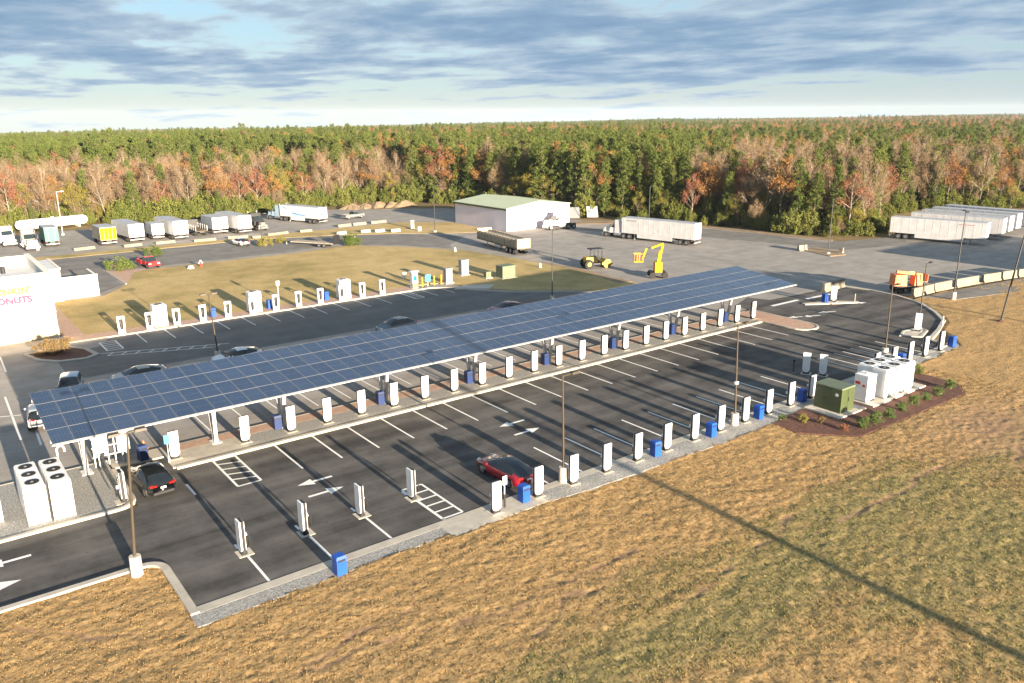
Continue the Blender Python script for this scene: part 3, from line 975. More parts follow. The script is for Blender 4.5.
def grid_field(name, x0, x1, y0, y1, d):
    nx, ny = int((x1 - x0) / d) + 1, int((y1 - y0) / d) + 1
    X, Y = np.meshgrid(np.linspace(x0, x1, nx), np.linspace(y0, y1, ny))
    cut = np.zeros(X.shape, bool)
    for poly in NEARCUT:
        cut |= inside(X, Y, poly)
    hz = 0.10 * (fbm(X * 0.12, Y * 0.12, 3, 5) - 0.5) + 0.05 * (fbm(X * 0.55, Y * 1.1, 3, 11) - 0.5) + 0.085 * (fbm(X * 1.9, Y * 3.1, 3, 17) - 0.5)
    lines = [[(-21, -6.5), (-8, -9.0), (1.5, -8.7)], [(-3, -14), (4, -13.5), (12, -11.0)], [tuple(G(835, 521)[:2]), tuple(G(880, 500)[:2]), tuple(G(940, 467)[:2])],
             [tuple(G(530, 640)[:2]), tuple(G(575, 600)[:2]), tuple(G(610, 575)[:2])], [tuple(G(300, 660)[:2]), tuple(G(430, 600)[:2])], [tuple(G(690, 445)[:2]), tuple(G(640, 463)[:2])],
             [tuple(G(10, 600 + 30)[:2]), tuple(G(130, 640)[:2])], [tuple(G(980, 420)[:2]), tuple(G(1010, 445)[:2]), tuple(G(1024, 470)[:2])]]
    dl = seg_dist(X + 0.8 * (fbm(X * .5, Y * .5, 2, 3) - .5), Y + 0.8 * (fbm(X * .5, Y * .5, 2, 4) - .5), lines[2])
    for k, L_ in enumerate(lines):
        if k != 2:
            dl = np.minimum(dl, 0.06 + seg_dist(X + 1.6 * (fbm(X * .5, Y * .5, 2, 3) - .5), Y + 1.6 * (fbm(X * .5, Y * .5, 2, 4) - .5), L_) + 0.5 * (fbm(X * 0.8, Y * 0.8, 2, 31) - 0.42))
    dirtf = np.clip(1.1 - dl / 0.28, 0, 1) * 0.85
    # worn, bare corner on the right
    pr = G(1005, 425)
    far = np.exp(-(((X - pr.x) / 9) ** 2 + ((Y - pr.y) / 5) ** 2)) * (fbm(X * .4, Y * .4, 3, 8) + 0.3)
    dirtf = np.clip(dirtf + far * 0.8, 0, 0.9)
    hz = hz - 0.02 * np.clip(1.1 - dl / 0.28, 0, 1)
    dist = -Y - 1.2
    gr = np.clip((dist - 4.0) / 10.0, 0, 1) * 0.56 + 0.90 * (fbm(X * 0.10, Y * 0.26, 5, 21) - 0.45)
    gr = gr - np.clip((X - 38) / 14, 0, 1) * 0.55 - np.clip((-12 - X) / 10, 0, 1) * 0.30
    gr = np.where(dist < 2.5, gr - 0.3, gr)
    gr = np.clip(gr, 0, 1)
    Z = np.where(cut, -0.25, 0.02 + hz)
    f0 = (np.arange(ny - 1)[:, None] * nx + np.arange(nx - 1)[None, :])
    keep = ~(cut[:-1, :-1] & cut[1:, :-1] & cut[:-1, 1:] & cut[1:, 1:])
    f0 = f0[keep]
    F = np.stack([f0, f0 + 1, f0 + nx + 1, f0 + nx], 1)
    used = np.unique(F)
    remap = np.full(nx * ny, -1, np.int64)
    remap[used] = np.arange(len(used))
    F = remap[F]
    V = np.stack([X.ravel(), Y.ravel(), Z.ravel()], 1)[used]
    me = bpy.data.meshes.new(name)
    me.vertices.add(len(V))
    me.vertices.foreach_set('co', V.ravel())
    me.loops.add(F.size)
    me.loops.foreach_set('vertex_index', F.ravel().astype(np.int32))
    me.polygons.add(len(F))
    me.polygons.foreach_set('loop_start', (np.arange(len(F)) * 4).astype(np.int32))
    me.polygons.foreach_set('loop_total', np.full(len(F), 4, np.int32))
    for an, arr in (('green', gr), ('dirt', dirtf)):
        a = me.attributes.new(an, 'FLOAT', 'POINT')
        a.data.foreach_set('value', arr.ravel()[used].astype(np.float32))
    me.update()
    me.validate()
    me.materials.append(nearm)
    me.polygons.foreach_set('use_smooth', [True] * len(me.polygons))
    return struct(ob(name, me, None)), V, gr.ravel()[used], dirtf.ravel()[used]


_, NV, NG, ND = grid_field('field', -31.0, 47.0, -31.0, 7.3, 0.13)
grid_field('field', 46.8, 150.0, -31.0, 14.0, 0.3)
grid_field('field', -110.0, -30.8, -31.0, 7.3, 0.4)
grid_field('field', -110.0, 150.0, -110.0, -30.8, 1.0)


# tufts of straw and turf standing on it
def tufts(name, n, sel_green, mat, hmin, hmax):
    ok = np.where((NV[:, 2] > -0.1) & ((NG > 0.45) if sel_green else (NG < 0.55)) & (ND < 0.3))[0]
    # only the strip the place shows
    idx = rng.choice(ok, n)
    V, F = [], []
    base = NV[idx] + np.c_[rng.uniform(-.08, .08, (n, 2)), np.zeros(n)]
    for b_ in range(4):
        a = rng.uniform(0, 2 * np.pi, n)
        hh = rng.uniform(hmin, hmax, n)
        lean = rng.uniform(0.1, 1.1, n) * hh
        w = rng.uniform(0.018, 0.04, n)
        ox, oy = rng.normal(0, .07, n), rng.normal(0, .07, n)
        p = base + np.c_[ox, oy, np.full(n, -0.02)]
        side = np.c_[-np.sin(a), np.cos(a), np.zeros(n)] * w[:, None]
        tip = p + np.c_[np.cos(a) * lean, np.sin(a) * lean, hh]
        o = len(V) * n
        V += [p - side, p + side, tip]
        F.append(np.stack([np.arange(n) + o, np.arange(n) + o + n, np.arange(n) + o + 2 * n], 1))
    V = np.concatenate(V); F = np.concatenate(F)
    me = bpy.data.meshes.new(name)
    me.from_pydata(V.tolist(), [], F.tolist())
    me.materials.append(mat)
    return stuff(ob(name, me, None))


t_ = tufts('straw', 30000, False, straw_blade, 0.03, 0.09)
tag(t_, 'golden straw mulch strewn beside the car park', 'straw')
t_ = tufts('turf_grass', 22000, True, green_blade, 0.04, 0.11)
tag(t_, 'dull green and tan grass of the near field', 'grass')

#PART2
# ------------------------------------------------------------------ solar canopy
CX0, CX1, NCOL = -24.85, 53.2, 62
CY1, CZ1, CY2, CZ2 = 17.25, 4.30, 26.0, 5.25
TH = math.atan2(CZ2 - CZ1, CY2 - CY1)
CLEN = math.hypot(CZ2 - CZ1, CY2 - CY1)
can = thing('solar_canopy', 'long carport roof of blue solar panels on V-shaped steel posts', 'solar canopy', (0, 0, 0))


def cslope(s, off=0.0):
    """point at distance s up the slope, off above the deck"""
    return (CY1 + s * math.cos(TH) - off * math.sin(TH), CZ1 + s * math.sin(TH) + off * math.cos(TH))


pw, pl, fr = (CX1 - CX0) / NCOL - 0.02, CLEN / 4 - 0.045, 0.018
m = MB()
hx, hy = pw / 2, pl / 2
m.add([(-hx, -hy, -.02), (hx, -hy, -.02), (hx, hy, -.02), (-hx, hy, -.02), (-hx, -hy, .02), (hx, -hy, .02), (hx, hy, .02), (-hx, hy, .02),
       (-hx + fr, -hy + fr, .02), (hx - fr, -hy + fr, .02), (hx - fr, hy - fr, .02), (-hx + fr, hy - fr, .02)],
      [(0, 1, 5, 4), (1, 2, 6, 5), (2, 3, 7, 6), (3, 0, 4, 7), (3, 2, 1, 0), (4, 5, 9, 8), (5, 6, 10, 9), (6, 7, 11, 10), (7, 4, 8, 11)], 1)
m.add([(-hx + fr, -hy + fr, .017), (hx - fr, -hy + fr, .017), (hx - fr, hy - fr, .017), (-hx + fr, hy - fr, .017)], [(0, 1, 2, 3)], 0)
pme = m.mesh('solar_panel', [cells, framem])
for r_ in range(4):
    for c in range(NCOL):
        y, z = cslope(CLEN * (r_ + 0.5) / 4, 0.06)
        o = ob('solar_panel', pme, None, can, (CX0 + (CX1 - CX0) * (c + 0.5) / NCOL, y, z))
        o.rotation_euler = (TH + rng.normal(0, 0.0018), rng.normal(0, 0.0018), 0)
y, z = cslope(CLEN / 2, -0.02)
o = ob('roof_deck', MB().box((0, 0, 0), (CX1 - CX0 - .3, CLEN - .3, 0.04)), deckm, can, ((CX0 + CX1) / 2, y, z)); o.rotation_euler = (TH, 0, 0)
for s_ in (0.9, 3.2, 5.7, CLEN - 0.9):
    y, z = cslope(s_, -0.14)
    o = ob('purlin', MB().box((0, 0, 0), (CX1 - CX0, 0.09, 0.19)), steelw, can, ((CX0 + CX1) / 2, y, z)); o.rotation_euler = (TH, 0, 0)
y, z = cslope(-0.06, 0.0)
ob('edge_trim', MB().box((0, 0, 0), (CX1 - CX0 + 0.1, 0.03, 0.04)), steelw, can, ((CX0 + CX1) / 2, y, z))
VX = [-22.6, -13.7] + [-8.35 + 9.15 * k for k in range(7)]
for i, x in enumerate(VX):
    yf = 22.0 if i < 2 else 22.0
    ya, za = cslope(3.8, -0.40)
    yb, zb = cslope(5.9, -0.40)
    if i < 2:
        ya, za = cslope(4.5, -0.4)
    for (yt, zt) in ((ya, za), (yb, zb)):
        m = MB()
        f0 = yf - 0.16 if yt == ya else yf + 0.16
        w_ = 0.13
        vs_ = []
        for (yy, zz) in ((f0, 0.0), (yt, zt)):
            vs_ += [(x - w_, yy - w_, zz), (x + w_, yy - w_, zz), (x + w_, yy + w_, zz), (x - w_, yy + w_, zz)]
        m.add(vs_, [(3, 2, 1, 0), (4, 5, 6, 7), (0, 1, 5, 4), (1, 2, 6, 5), (2, 3, 7, 6), (3, 0, 4, 7)])
        ob('post', m, galv, can)
    y, z = cslope(CLEN / 2, -0.33)
    o = ob('rafter', MB().box((0, 0, 0), (0.2, CLEN - 2.6, 0.2)), galv, can, (x, y, z)); o.rotation_euler = (TH, 0, 0)
    ob('base_plate', MB().box((0, 0, 0), (0.7, 0.95, 0.06)), steelw, can, (x, yf, 0.14))


# ------------------------------------------------------------------ charging posts
def outline(w0, w1, z0, z1, rb, rt, n=6):
    """upright plate outline, rounded at the foot"""
    pts = []
    for i in range(n + 1):
        a = math.pi + math.pi / 2 * i / n
        pts.append((-w0 + rb + rb * math.cos(a), z0 + rb + rb * math.sin(a)))
    for i in range(n + 1):
        a = 1.5 * math.pi + math.pi / 2 * i / n
        pts.append((w0 - rb + rb * math.cos(a), z0 + rb + rb * math.sin(a)))
    for i in range(n + 1):
        a = math.pi / 2 * i / n
        pts.append((w1 - rt + rt * math.cos(a), z1 - rt + rt * math.sin(a)))
    for i in range(n + 1):
        a = math.pi / 2 + math.pi / 2 * i / n
        pts.append((-w1 + rt + rt * math.cos(a), z1 - rt + rt * math.sin(a)))
    return pts


def make_post():
    t = thing('charging_post', '', 'charger')
    ob('plinth', MB().b2(-.28, .28, -.16, .16, 0, .16), blackm, t)
    core = ob('core', MB().b2(-.285, .285, -.09, .10, .12, 2.09), dark, t)
    ob('back_panel', MB().prism_xz(outline(.335, .335, .17, 2.10, .29, .03), -.185, -.09), white, t)
    ob('front_frame', MB().ring_xz(outline(.285, .285, .17, 2.06, .25, .03), outline(.19, .19, .42, 1.86, .16, .05), .10, .125), white, t)
    m = MB()
    pts = [(0.12, 0.13, 1.65), (0.2, 0.36, 1.1), (0.2, 0.38, 0.62), (0.05, 0.36, 0.38), (-0.1, 0.34, 0.7), (-0.12, 0.26, 1.05)]
    m.tube(pts, 0.03, 6)
    ob('cable', m, blackm, t)
    ob('holster', MB().box((-.12, .26, 1.1), (.12, .16, .2)), white, t)
    ob('mounting_pad', MB().b2(-.45, .45, -.36, .5, -.1, 0.01), padm, t)
    return t


def make_arch():
    """older post: an open white arch with the cable hanging inside"""
    t = thing('charging_arch', '', 'charger')
    ob('frame', MB().ring_xz(outline(.36, .42, .02, 1.98, .04, .10), outline(.17, .25, .42, 1.70, .12, .12), -.15, .15), white, t)
    ob('inner_core', MB().b2(-.16, .16, -.06, .06, .42, 1.45), dark, t)
    ob('cable', MB().tube([(0.05, -0.1, 1.5), (0.12, -0.2, 1.0), (0.05, -0.24, 0.5), (-0.08, -0.22, 0.55), (-0.1, -0.14, 1.1)], 0.028, 6), blackm, t)
    ob('lamp_strip', MB().b2(-.12, .12, -.158, -.152, 1.78, 1.82), redm, t)
    ob('plinth', MB().b2(-.42, .42, -.22, .22, -.1, 0.02), padm, t)
    return t


posts = Series(make_post)
arches = Series(make_arch)
GP = 'tall white charging posts'
near_x = [3.05 * i for i in range(11)]
for i, x in enumerate(near_x):
    lab = f'white charging post, {ORD[i]} from the red car going right along the front kerb' if i else 'white charging post right behind the red car at the front kerb'
    posts.put((x, -0.0, 0.03), rng.normal(0, .02), lab, GP)
posts.put((-3.47, -0.13, 0.035), 0.0, 'white charging post on the concrete pad beside the blue bin and red car', GP)
for i, x in enumerate((41.2, 44.3, 47.4, 50.45, 53.7)):
    posts.put((x, 0.15, 0.03), 0, ['white charging post just beyond the white cabinets, half hidden by them', 'white charging post second beyond the white cabinets, half hidden by them',
                               'white charging post next to the blue bin beyond the cabinets', 'white charging post second from the right end of the front kerb',
                               'white charging post at the far right end of the front kerb'][i], GP)
for i, x in enumerate((-17.71, -14.01, -10.3, -6.61)):
    posts.put((x, 4.72, 0.02), -math.pi / 2, ['leftmost white charging post standing in the open lot on its own pad', 'white charging post in the open lot behind the blue bin',
                                         'white charging post in the open lot, third of four from the left', 'white charging post in the open lot beside the near hatched bay'][i], GP)
posts.put((36.26, 4.27, 0.02), -1.2, 'shaded white charging post left of a pair in the lot behind the cabinets', GP)
posts.put((36.95, 2.95, 0.02), -1.2, 'shaded white charging post right of a pair in the lot behind the cabinets', GP)
posts.put((59.28, 5.34, 0.11), -1.3, 'white charging post on the small kerbed island at the right bend', GP)
posts.put((65.27, 19.48, 0.14), -1.3, 'white charging post beside a blue bin at the lot entrance by the stop bars', GP)
for k in range(20):
    posts.put((-8.28 + 3.05 * k, 20.5, 0.11), 0, f'white charging post, {ORD[k]} from the left along the gravel under the canopy', GP)
posts.put((-11.9, 20.6, 0.12), 0, 'white charging post at the corner of the gravel next to the walkway', GP)
posts.put((-17.0, 20.75, 0.12), 0, 'white charging post with a blue sign beside it by the black car', GP)
posts.put((-21.6, 15.75, 0.11), math.pi / 2, 'slim white charging post on the gravel corner left of the black car', GP)
arx = [-11.7 + 3.04 * i for i in range(12)]
for i, x in enumerate(arx):
    arches.put((x, 61.0, 0.12), 0, f'open white charging arch, {ORD[i]} from the shop along the brick path', 'open charging arches along the far lane')


# ------------------------------------------------------------------ bins
def make_bin(bluem=bluem):
    t = thing('litter_bin', '', 'bin')
    ob('body', MB().box((0, 0, .48), (.60, .60, .95), taper=0.94), bluem, t)
    ob('lid', MB().box((0, 0, 1.04), (.64, .64, .16), taper=0.8), bluem, t)
    ob('slot', MB().b2(-.2, .2, -.318, -.30, .82, .95), dark, t)
    return t


bins = Series(make_bin)
GBIN = 'blue litter bins'
for (x, y, z, lab) in ((-1.12, .0, .035, 'blue bin behind the tail of the red car'), (10.86, -.2, .03, 'blue bin between the third and fourth charging posts of the front kerb'),
                       (16.91, -.3, .03, 'blue bin left of the second brown lamp pole'), (22.94, -.2, .03, 'blue bin right of the second brown lamp pole'),
                       (29.22, .0, .03, 'blue bin in the shade beside the green transformer'), (-14.27, -.6, .03, 'blue bin alone at the left end of the gravel strip'),
                       (46.0, .2, .03, 'blue bin half hidden behind the white cabinets'), (56.3, .17, .03, 'blue bin at the right end of the front kerb'),
                       (64.2, 20.1, .14, 'blue bin beside the charging post at the lot entrance'), (-1.0, 62.3, .12, 'blue bin behind the far lane charging arches by the first white cabinet'),
                       (6.2, 62.3, .12, 'blue bin behind the far lane by the middle white cabinet'), (14.0, 62.3, .12, 'blue bin behind the far lane left of the last white cabinet')):
    bins.put((x, y, z), rng.normal(0, .08), lab, GBIN)
shaded_bins = Series(lambda: make_bin(shaded_bluem))  # canopy-row bins, their shade painted as a darker blue
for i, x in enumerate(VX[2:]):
    shaded_bins.put((x - 0.55, 21.75, .115), 0.0, f'shade-darkened blue bin at the foot of the {ORD[i]} canopy V post right of the walkway', GBIN)
o = shaded_bins.put((-18.9, 21.9, .12), 0.2, 'round-shouldered dark blue bin behind the black car', GBIN)


# ------------------------------------------------------------------ power cabinets
def make_cabinet(w, d, h, fans, name='power_cabinet'):
    t = thing(name, '', 'cabinet')
    m = MB().b2(-w / 2, w / 2, -d / 2, d / 2, .08, h)
    ob('housing', m, white, t)
    ob('skid', MB().b2(-w / 2 - .03, w / 2 + .03, -d / 2 - .03, d / 2 + .03, 0, .08), greybox, t)
    n = fans
    for i in range(n):
        yy = -d / 2 + d * (i + .5) / n
        f = ob('fan_cowl', MB().b2(-w / 2 + .05, w / 2 - .05, yy - d / n / 2 + .05, yy + d / n / 2 - .05, h, h + .09), white, t)
        ob('fan_grille', MB().cyl((0, yy, h + .09), (0, yy, h + .11), min(w, d / n) * .34, n=20), grille, f)
        ob('fan_hub', MB().cyl((0, yy, h + .11), (0, yy, h + .125), .09, n=10), greybox, f)
    for i in range(n):
        yy = -d / 2 + d * (i + .5) / n
        for sgn in (-1, 1):
            ob('door', MB().b2(sgn * w / 2 - .012, sgn * w / 2 + .012, yy - d / n / 2 + .06, yy + d / n / 2 - .06, .2, h - .12), white, t)
    ob('front_door', MB().b2(-w / 2 + .06, w / 2 - .06, -d / 2 - .018, -d / 2, .2, h - .1), white, t)
    ob('lock', MB().b2(w / 2 - .24, w / 2 - .18, -d / 2 - .04, -d / 2 - .018, h * .5, h * .5 + .14), dark, t)
    return t


def long_cab():
    return make_cabinet(1.18, 4.2, 2.42, 3)


lc = Series(long_cab)
lc.put((-26.35, 17.75, .11), 0, 'left of two white power cabinets with three roof fans on gravel', 'twin fan-topped cabinets at the left')
lc.put((-24.98, 17.65, .11), 0, 'right of two white power cabinets with three roof fans on gravel', 'twin fan-topped cabinets at the left')
ob('rear_box', MB().b2(-.5, .5, 2.12, 2.5, .1, 2.2), galv, lc.root)
t = thing('gooseneck_vent', 'white curved vent pipe standing behind the left cabinets', 'vent pipe', (-24.35, 20.4, .1))
ob('pipe', MB().tube([(0, 0, 0), (0, 0, 2.7)] + [(0.22 - 0.22 * math.cos(a), 0, 2.7 + .25 * math.sin(a)) for a in np.linspace(.3, 3.1, 7)] + [(.44, 0, 2.5)], .06, 8), white, t)
ob('flange', MB().cyl((0, 0, 0), (0, 0, .06), .14, n=12), galv, t)
t = make_cabinet(1.0, 1.4, 2.2, 1)
t.location = (-28.6, 18.0, .11)
tag(t, 'white cabinet cut off by the left picture edge on the gravel', 'cabinet')

def gap_cab():
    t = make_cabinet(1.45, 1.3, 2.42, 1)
    ob('gap_shade', MB().b2(.74, .90, -.50, .5, .05, 2.2), dark, t)  # dark filler box painted in for the shade between cabinets
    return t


sc = Series(gap_cab)
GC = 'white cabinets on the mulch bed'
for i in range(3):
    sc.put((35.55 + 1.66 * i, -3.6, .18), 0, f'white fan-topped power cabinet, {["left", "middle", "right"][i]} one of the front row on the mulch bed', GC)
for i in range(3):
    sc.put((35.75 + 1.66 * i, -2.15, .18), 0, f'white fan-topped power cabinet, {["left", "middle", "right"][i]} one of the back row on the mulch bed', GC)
t = make_cabinet(1.35, 1.2, 2.3, 0, 'switch_cabinet')
t.location = (33.4, -3.2, .18)
tag(t, 'white switch cabinet with red warning labels next to the green transformer', 'cabinet')
ob('red_label', MB().b2(-.69, -.686, .05, .5, 1.45, 1.7), redm, t)
ob('red_label', MB().b2(-.69, -.686, -.4, -.15, 1.3, 1.5), redm, t)
ob('roof_knob', MB().cyl((0, 0, 2.3), (0, 0, 2.4), .1, n=10), greybox, t)
bc = Series(lambda: make_cabinet(1.5, 1.3, 2.5, 1))
for i, x in enumerate((-7.3, 4.1, 16.4)):
    bc.put((x, 61.9, .12), 0, f'big white cabinet behind the far charging arches, {["nearest the shop", "middle of three", "right of three"][i]}', 'big cabinets along the far lane')

t = thing('transformer', 'olive green pad-mounted transformer on a concrete pad in mulch', 'transformer', (29.55, -2.75, .17))
ob('tank', MB().b2(-.92, .92, -.35, 1.25, 0, 1.9), greenbox, t)
ob('door_cabinet', MB().b2(-.95, .95, -1.2, -.36, 0, 2.02), greenbox, t)
lid = ob('lid', MB().box((0, .03, 2.06), (2.0, 2.55, .1), taper=.96), paleg, t)
ob('door_seam', MB().b2(-.015, .015, -1.212, -1.2, .1, 1.9), dark, t)
ob('handle', MB().b2(.08, .14, -1.25, -1.21, .9, 1.2), dark, t)
ob('round_label', MB().cyl((-.951, -.75, 1.5), (-.965, -.75, 1.5), .14, n=12), linepaint, t)
ob('lock_plate', MB().b2(-.94, -.922, .3, .42, .9, 1.1), dark, t)

# rack with meter panels under the left end of the canopy
t = thing('meter_rack', 'steel rack carrying two white electrical panels under the canopy end', 'electrical rack', (-20.9, 22.6, .1))
for x in (-1.0, -.55, -.1, .35, .8, 1.2):
    ob('upright', MB().b2(x - .04, x + .04, -.04, .04, 0, 2.2), galv, t)
for z in (.7, 1.4, 2.1):
    ob('rail', MB().b2(-1.1, 1.3, .05, .1, z - .04, z + .04), galv, t)
for x in (-.6, .9):
    p_ = ob('panel', MB().b2(x - .4, x + .4, -.35, -.06, .95, 2.25), white, t)
    ob('panel_door', MB().b2(x - .36, x + .36, -.375, -.352, 1.0, 2.2), white, p_)
for x in (-.75, -.45, .8, 1.05):
    ob('conduit', MB().cyl((x, -.2, 0), (x, -.2, .96), .05, n=8), galv, t)
t = thing('orange_cone', 'orange traffic cone lying by the walkway behind the black car', 'cone', (-18.3, 24.2, .02), .5)
ob('cone', MB().cyl((0, 0, .03), (0, 0, .65), .16, .04, n=12), orange, t)
ob('foot', MB().b2(-.22, .22, -.22, .22, 0, .04), orange, t)

# signs
t = thing('parking_sign', 'blue sign on a post left of the charging post by the black car', 'sign', (-17.55, 20.2, .12))
ob('post', MB().cyl((0, 0, 0), (0, 0, 2.1), .03, n=8), galv, t)
ob('plate', MB().b2(-.2, .2, -.05, -.03, 1.45, 2.1), bluesign, t)
ob('base', MB().cyl((0, 0, 0), (0, 0, .5), .07, n=10), galv, t)
t = thing('parking_sign', 'small white sign on a steel post at the accessible pad', 'sign', (-2.7, -.05, .1))
ob('post', MB().cyl((0, 0, 0), (0, 0, 2.1), .04, n=8), galv, t)
ob('plate', MB().b2(-.16, .16, -.06, -.04, 1.55, 2.15), white, t)
ob('sleeve', MB().cyl((0, 0, 0), (0, 0, .9), .07, n=10), dark, t)
t = thing('marker_post', 'white marker post in the straw beside the right bend', 'marker', tuple(G(942, 326)))
ob('stake', MB().b2(-.06, .06, -.06, .06, 0, 1.1), white, t)
ob('cap', MB().cyl((0, 0, 1.1), (0, 0, 1.2), .08, .03, n=8), white, t)
t = thing('bollard', 'short dark bollard left of the shaded charging post pair', 'bollard', (35.9, 5.4, 0))
ob('stem', MB().cyl((0, 0, 0), (0, 0, .95), .05, n=8), dark, t)
ob('head', MB().cyl((0, 0, .95), (0, 0, 1.2), .11, n=10), dark, t)
p = G(846, 303)
t = thing('bollard', 'thin tan post on the entrance island', 'bollard', (67.6, 17.9, .13))
ob('stem', MB().cyl((0, 0, 0), (0, 0, 1.0), .06, n=8), tanboard, t)
ob('cap', MB().cyl((0, 0, 1.0), (0, 0, 1.06), .07, n=8), dark, t)


# ------------------------------------------------------------------ lamp poles
def lamp_pole(label, loc, h, mat, heads=2, base=1.0, lean=(0, 0), arm=0.75, r=.09, az=0.0, name='lamp_pole'):
    t = thing(name, label, 'lamp pole', loc, az)
    if base:
        ob('footing', MB().cyl((0, 0, -.1), (0, 0, base), .32, .30, n=16), padm, t)
    lx, ly = lean
    ob('shaft', MB().cyl((0, 0, max(0, base - .02)), (lx, ly, h), r, r * .62, n=10), mat, t)
    for k in range(heads):
        s_ = 1 if k == 0 else -1
        a = ob('arm', MB().cyl((lx, ly, h - .08), (lx + s_ * arm, ly, h - .02), .045, n=8), mat, t)
        ob('lamp_head', MB().box((lx + s_ * (arm + .25), ly, h), (.62, .34, .14), taper=.85), mat, a)
    return t


lamp_pole('brown lamp pole on a concrete footing in front of the left drive', (-23.06, 6.07, 0), 8.2, bronze, 2, 1.15, (.5, 0), arm=.4)
lamp_pole('brown lamp pole on a concrete footing right of the red car', (2.74, .6, 0), 7.6, bronze, 1, 1.1, (-.15, 0))
p2 = lamp_pole('brown lamp pole with a small white camera, among the middle front posts', (20.25, .1, 0), 8.3, bronze, 1, 1.0, (-.4, 0))
ob('camera', MB().box((-.25, -.1, 3.6), (.35, .2, .2)), white, p2)
lamp_pole('thin brown lamp pole behind the white cabinets', (49.1, 3.5, 0), 7.0, bronze, 1, .4, (-.1, 0), r=.08)
lamp_pole('black lamp pole at the inside of the right bend', tuple(G(919, 322)), 7.0, blackpaint, 1, 0, (0, 0), r=.08)
lamp_pole('tall black lamp pole with two lamps beyond the right bend', (79.0, 10.7, 0), 11.6, blackpaint, 2, 1.0, (-.15, 0), az=.6)
lamp_pole('black lamp pole behind the far end of the lane', (38.6, 44.6, 0), 9.2, blackpaint, 1, .3, (0, 0), r=.08)
lamp_pole('lamp pole rising from the median behind the canopy left half', (-5.9, 45.4, 0), 6.6, bronze, 2, .5, (-.3, 0), arm=.3)
lamp_pole('lamp pole on the planted island in the concrete yard', tuple(G(828, 254)), 9.5, blackpaint, 1, .3)
lamp_pole('lamp pole in the verge left of the warehouse', tuple(G(435, 232)), 9.6, blackpaint, 1, .3)
lamp_pole('lamp pole at the forest edge behind the white semi trailer', (97.0, 82.5, 0), 9.0, blackpaint, 1, .3)
lamp_pole('lamp pole among the parked tractors at the far left', tuple(G(38, 250)), 9.0, blackpaint, 1, .3)
lamp_pole('pale lamp pole in front of the white gas tank', tuple(G(63, 235)), 9.0, galv, 1, .3)
lamp_pole('lamp pole on the verge behind the row of parked trucks', tuple(G(262, 242)), 5.5, blackpaint, 1, .3)
t = thing('leaning_pole', 'leaning thin dark pole in the straw at the right edge', 'pole', (71.5, 1.7, 0))
ob('shaft', MB().cyl((0, 0, -.3), (1.3, -.8, 12.2), .11, .08, n=10), blackpaint, t)
ob('lamp_head', MB().box((1.3, -.8, 12.2), (.6, .35, .14), rz=.4), blackpaint, t)
ob('earth_mound', MB().cyl((0, 0, -.1), (0, 0, .22), .8, .15, n=12), mulch, t)

# unseen stand-ins right and behind, added to cast the shadows crossing the place
t = thing('unseen_mast', 'unseen tall steel mast whose shadow crosses the near field', 'light mast', (6.15, -75, 0))  # unseen mast standing in for whatever throws the long field shadow
ob('mast', MB().cyl((0, 0, 0), (0, 0, 21.3), .36, .26, n=16), galv, t)
ob('mast_ring', MB().cyl((0, 0, 21.3), (0, 0, 21.6), .7, n=12), galv, t)
t = thing('unseen_board', 'unseen board on a post, added for its shadow, right of the picture', 'sign', (72.4, -60, 0))  # unseen board set up to throw the shadow near the entrance
ob('post', MB().cyl((0, 0, 0), (0, 0, 13.9), .2, n=10), galv, t)
ob('board', MB().b2(-2.6, 2.6, -.25, .25, 13.9, 15.6), white, t)
t = thing('unseen_building', 'unseen flat-roofed stand-in building right of the picture', 'building', (125, -9, 0))  # unseen block standing in for the caster of the right yard's shadow
ob('wall', MB().b2(-18, 18, -9, 9, 0, 5.4), stucco, t)
ob('roof', MB().b2(-18.4, 18.4, -9.4, 9.4, 5.4, 5.9), roofmem, t)
ob('door', MB().b2(-1, 1, 9.0, 9.06, 0, 2.3), window, t)


# ------------------------------------------------------------------ vehicles
def wheel(parent, x, y, r=.34, w=.22, dual=False):
    s_ = 1 if x > 0 else -1
    o = bpy.data.objects.get('_none_')
    wh = ob('wheel', MB().cyl((-w / 2, 0, 0), (w / 2, 0, 0), r, n=18), blackm, parent, (x, y, r))
    ob('rim', MB().cyl((s_ * (w / 2), 0, 0), (s_ * (w / 2 + .012), 0, 0), r * .62, r * .55, n=14), rimm, wh)
    return wh


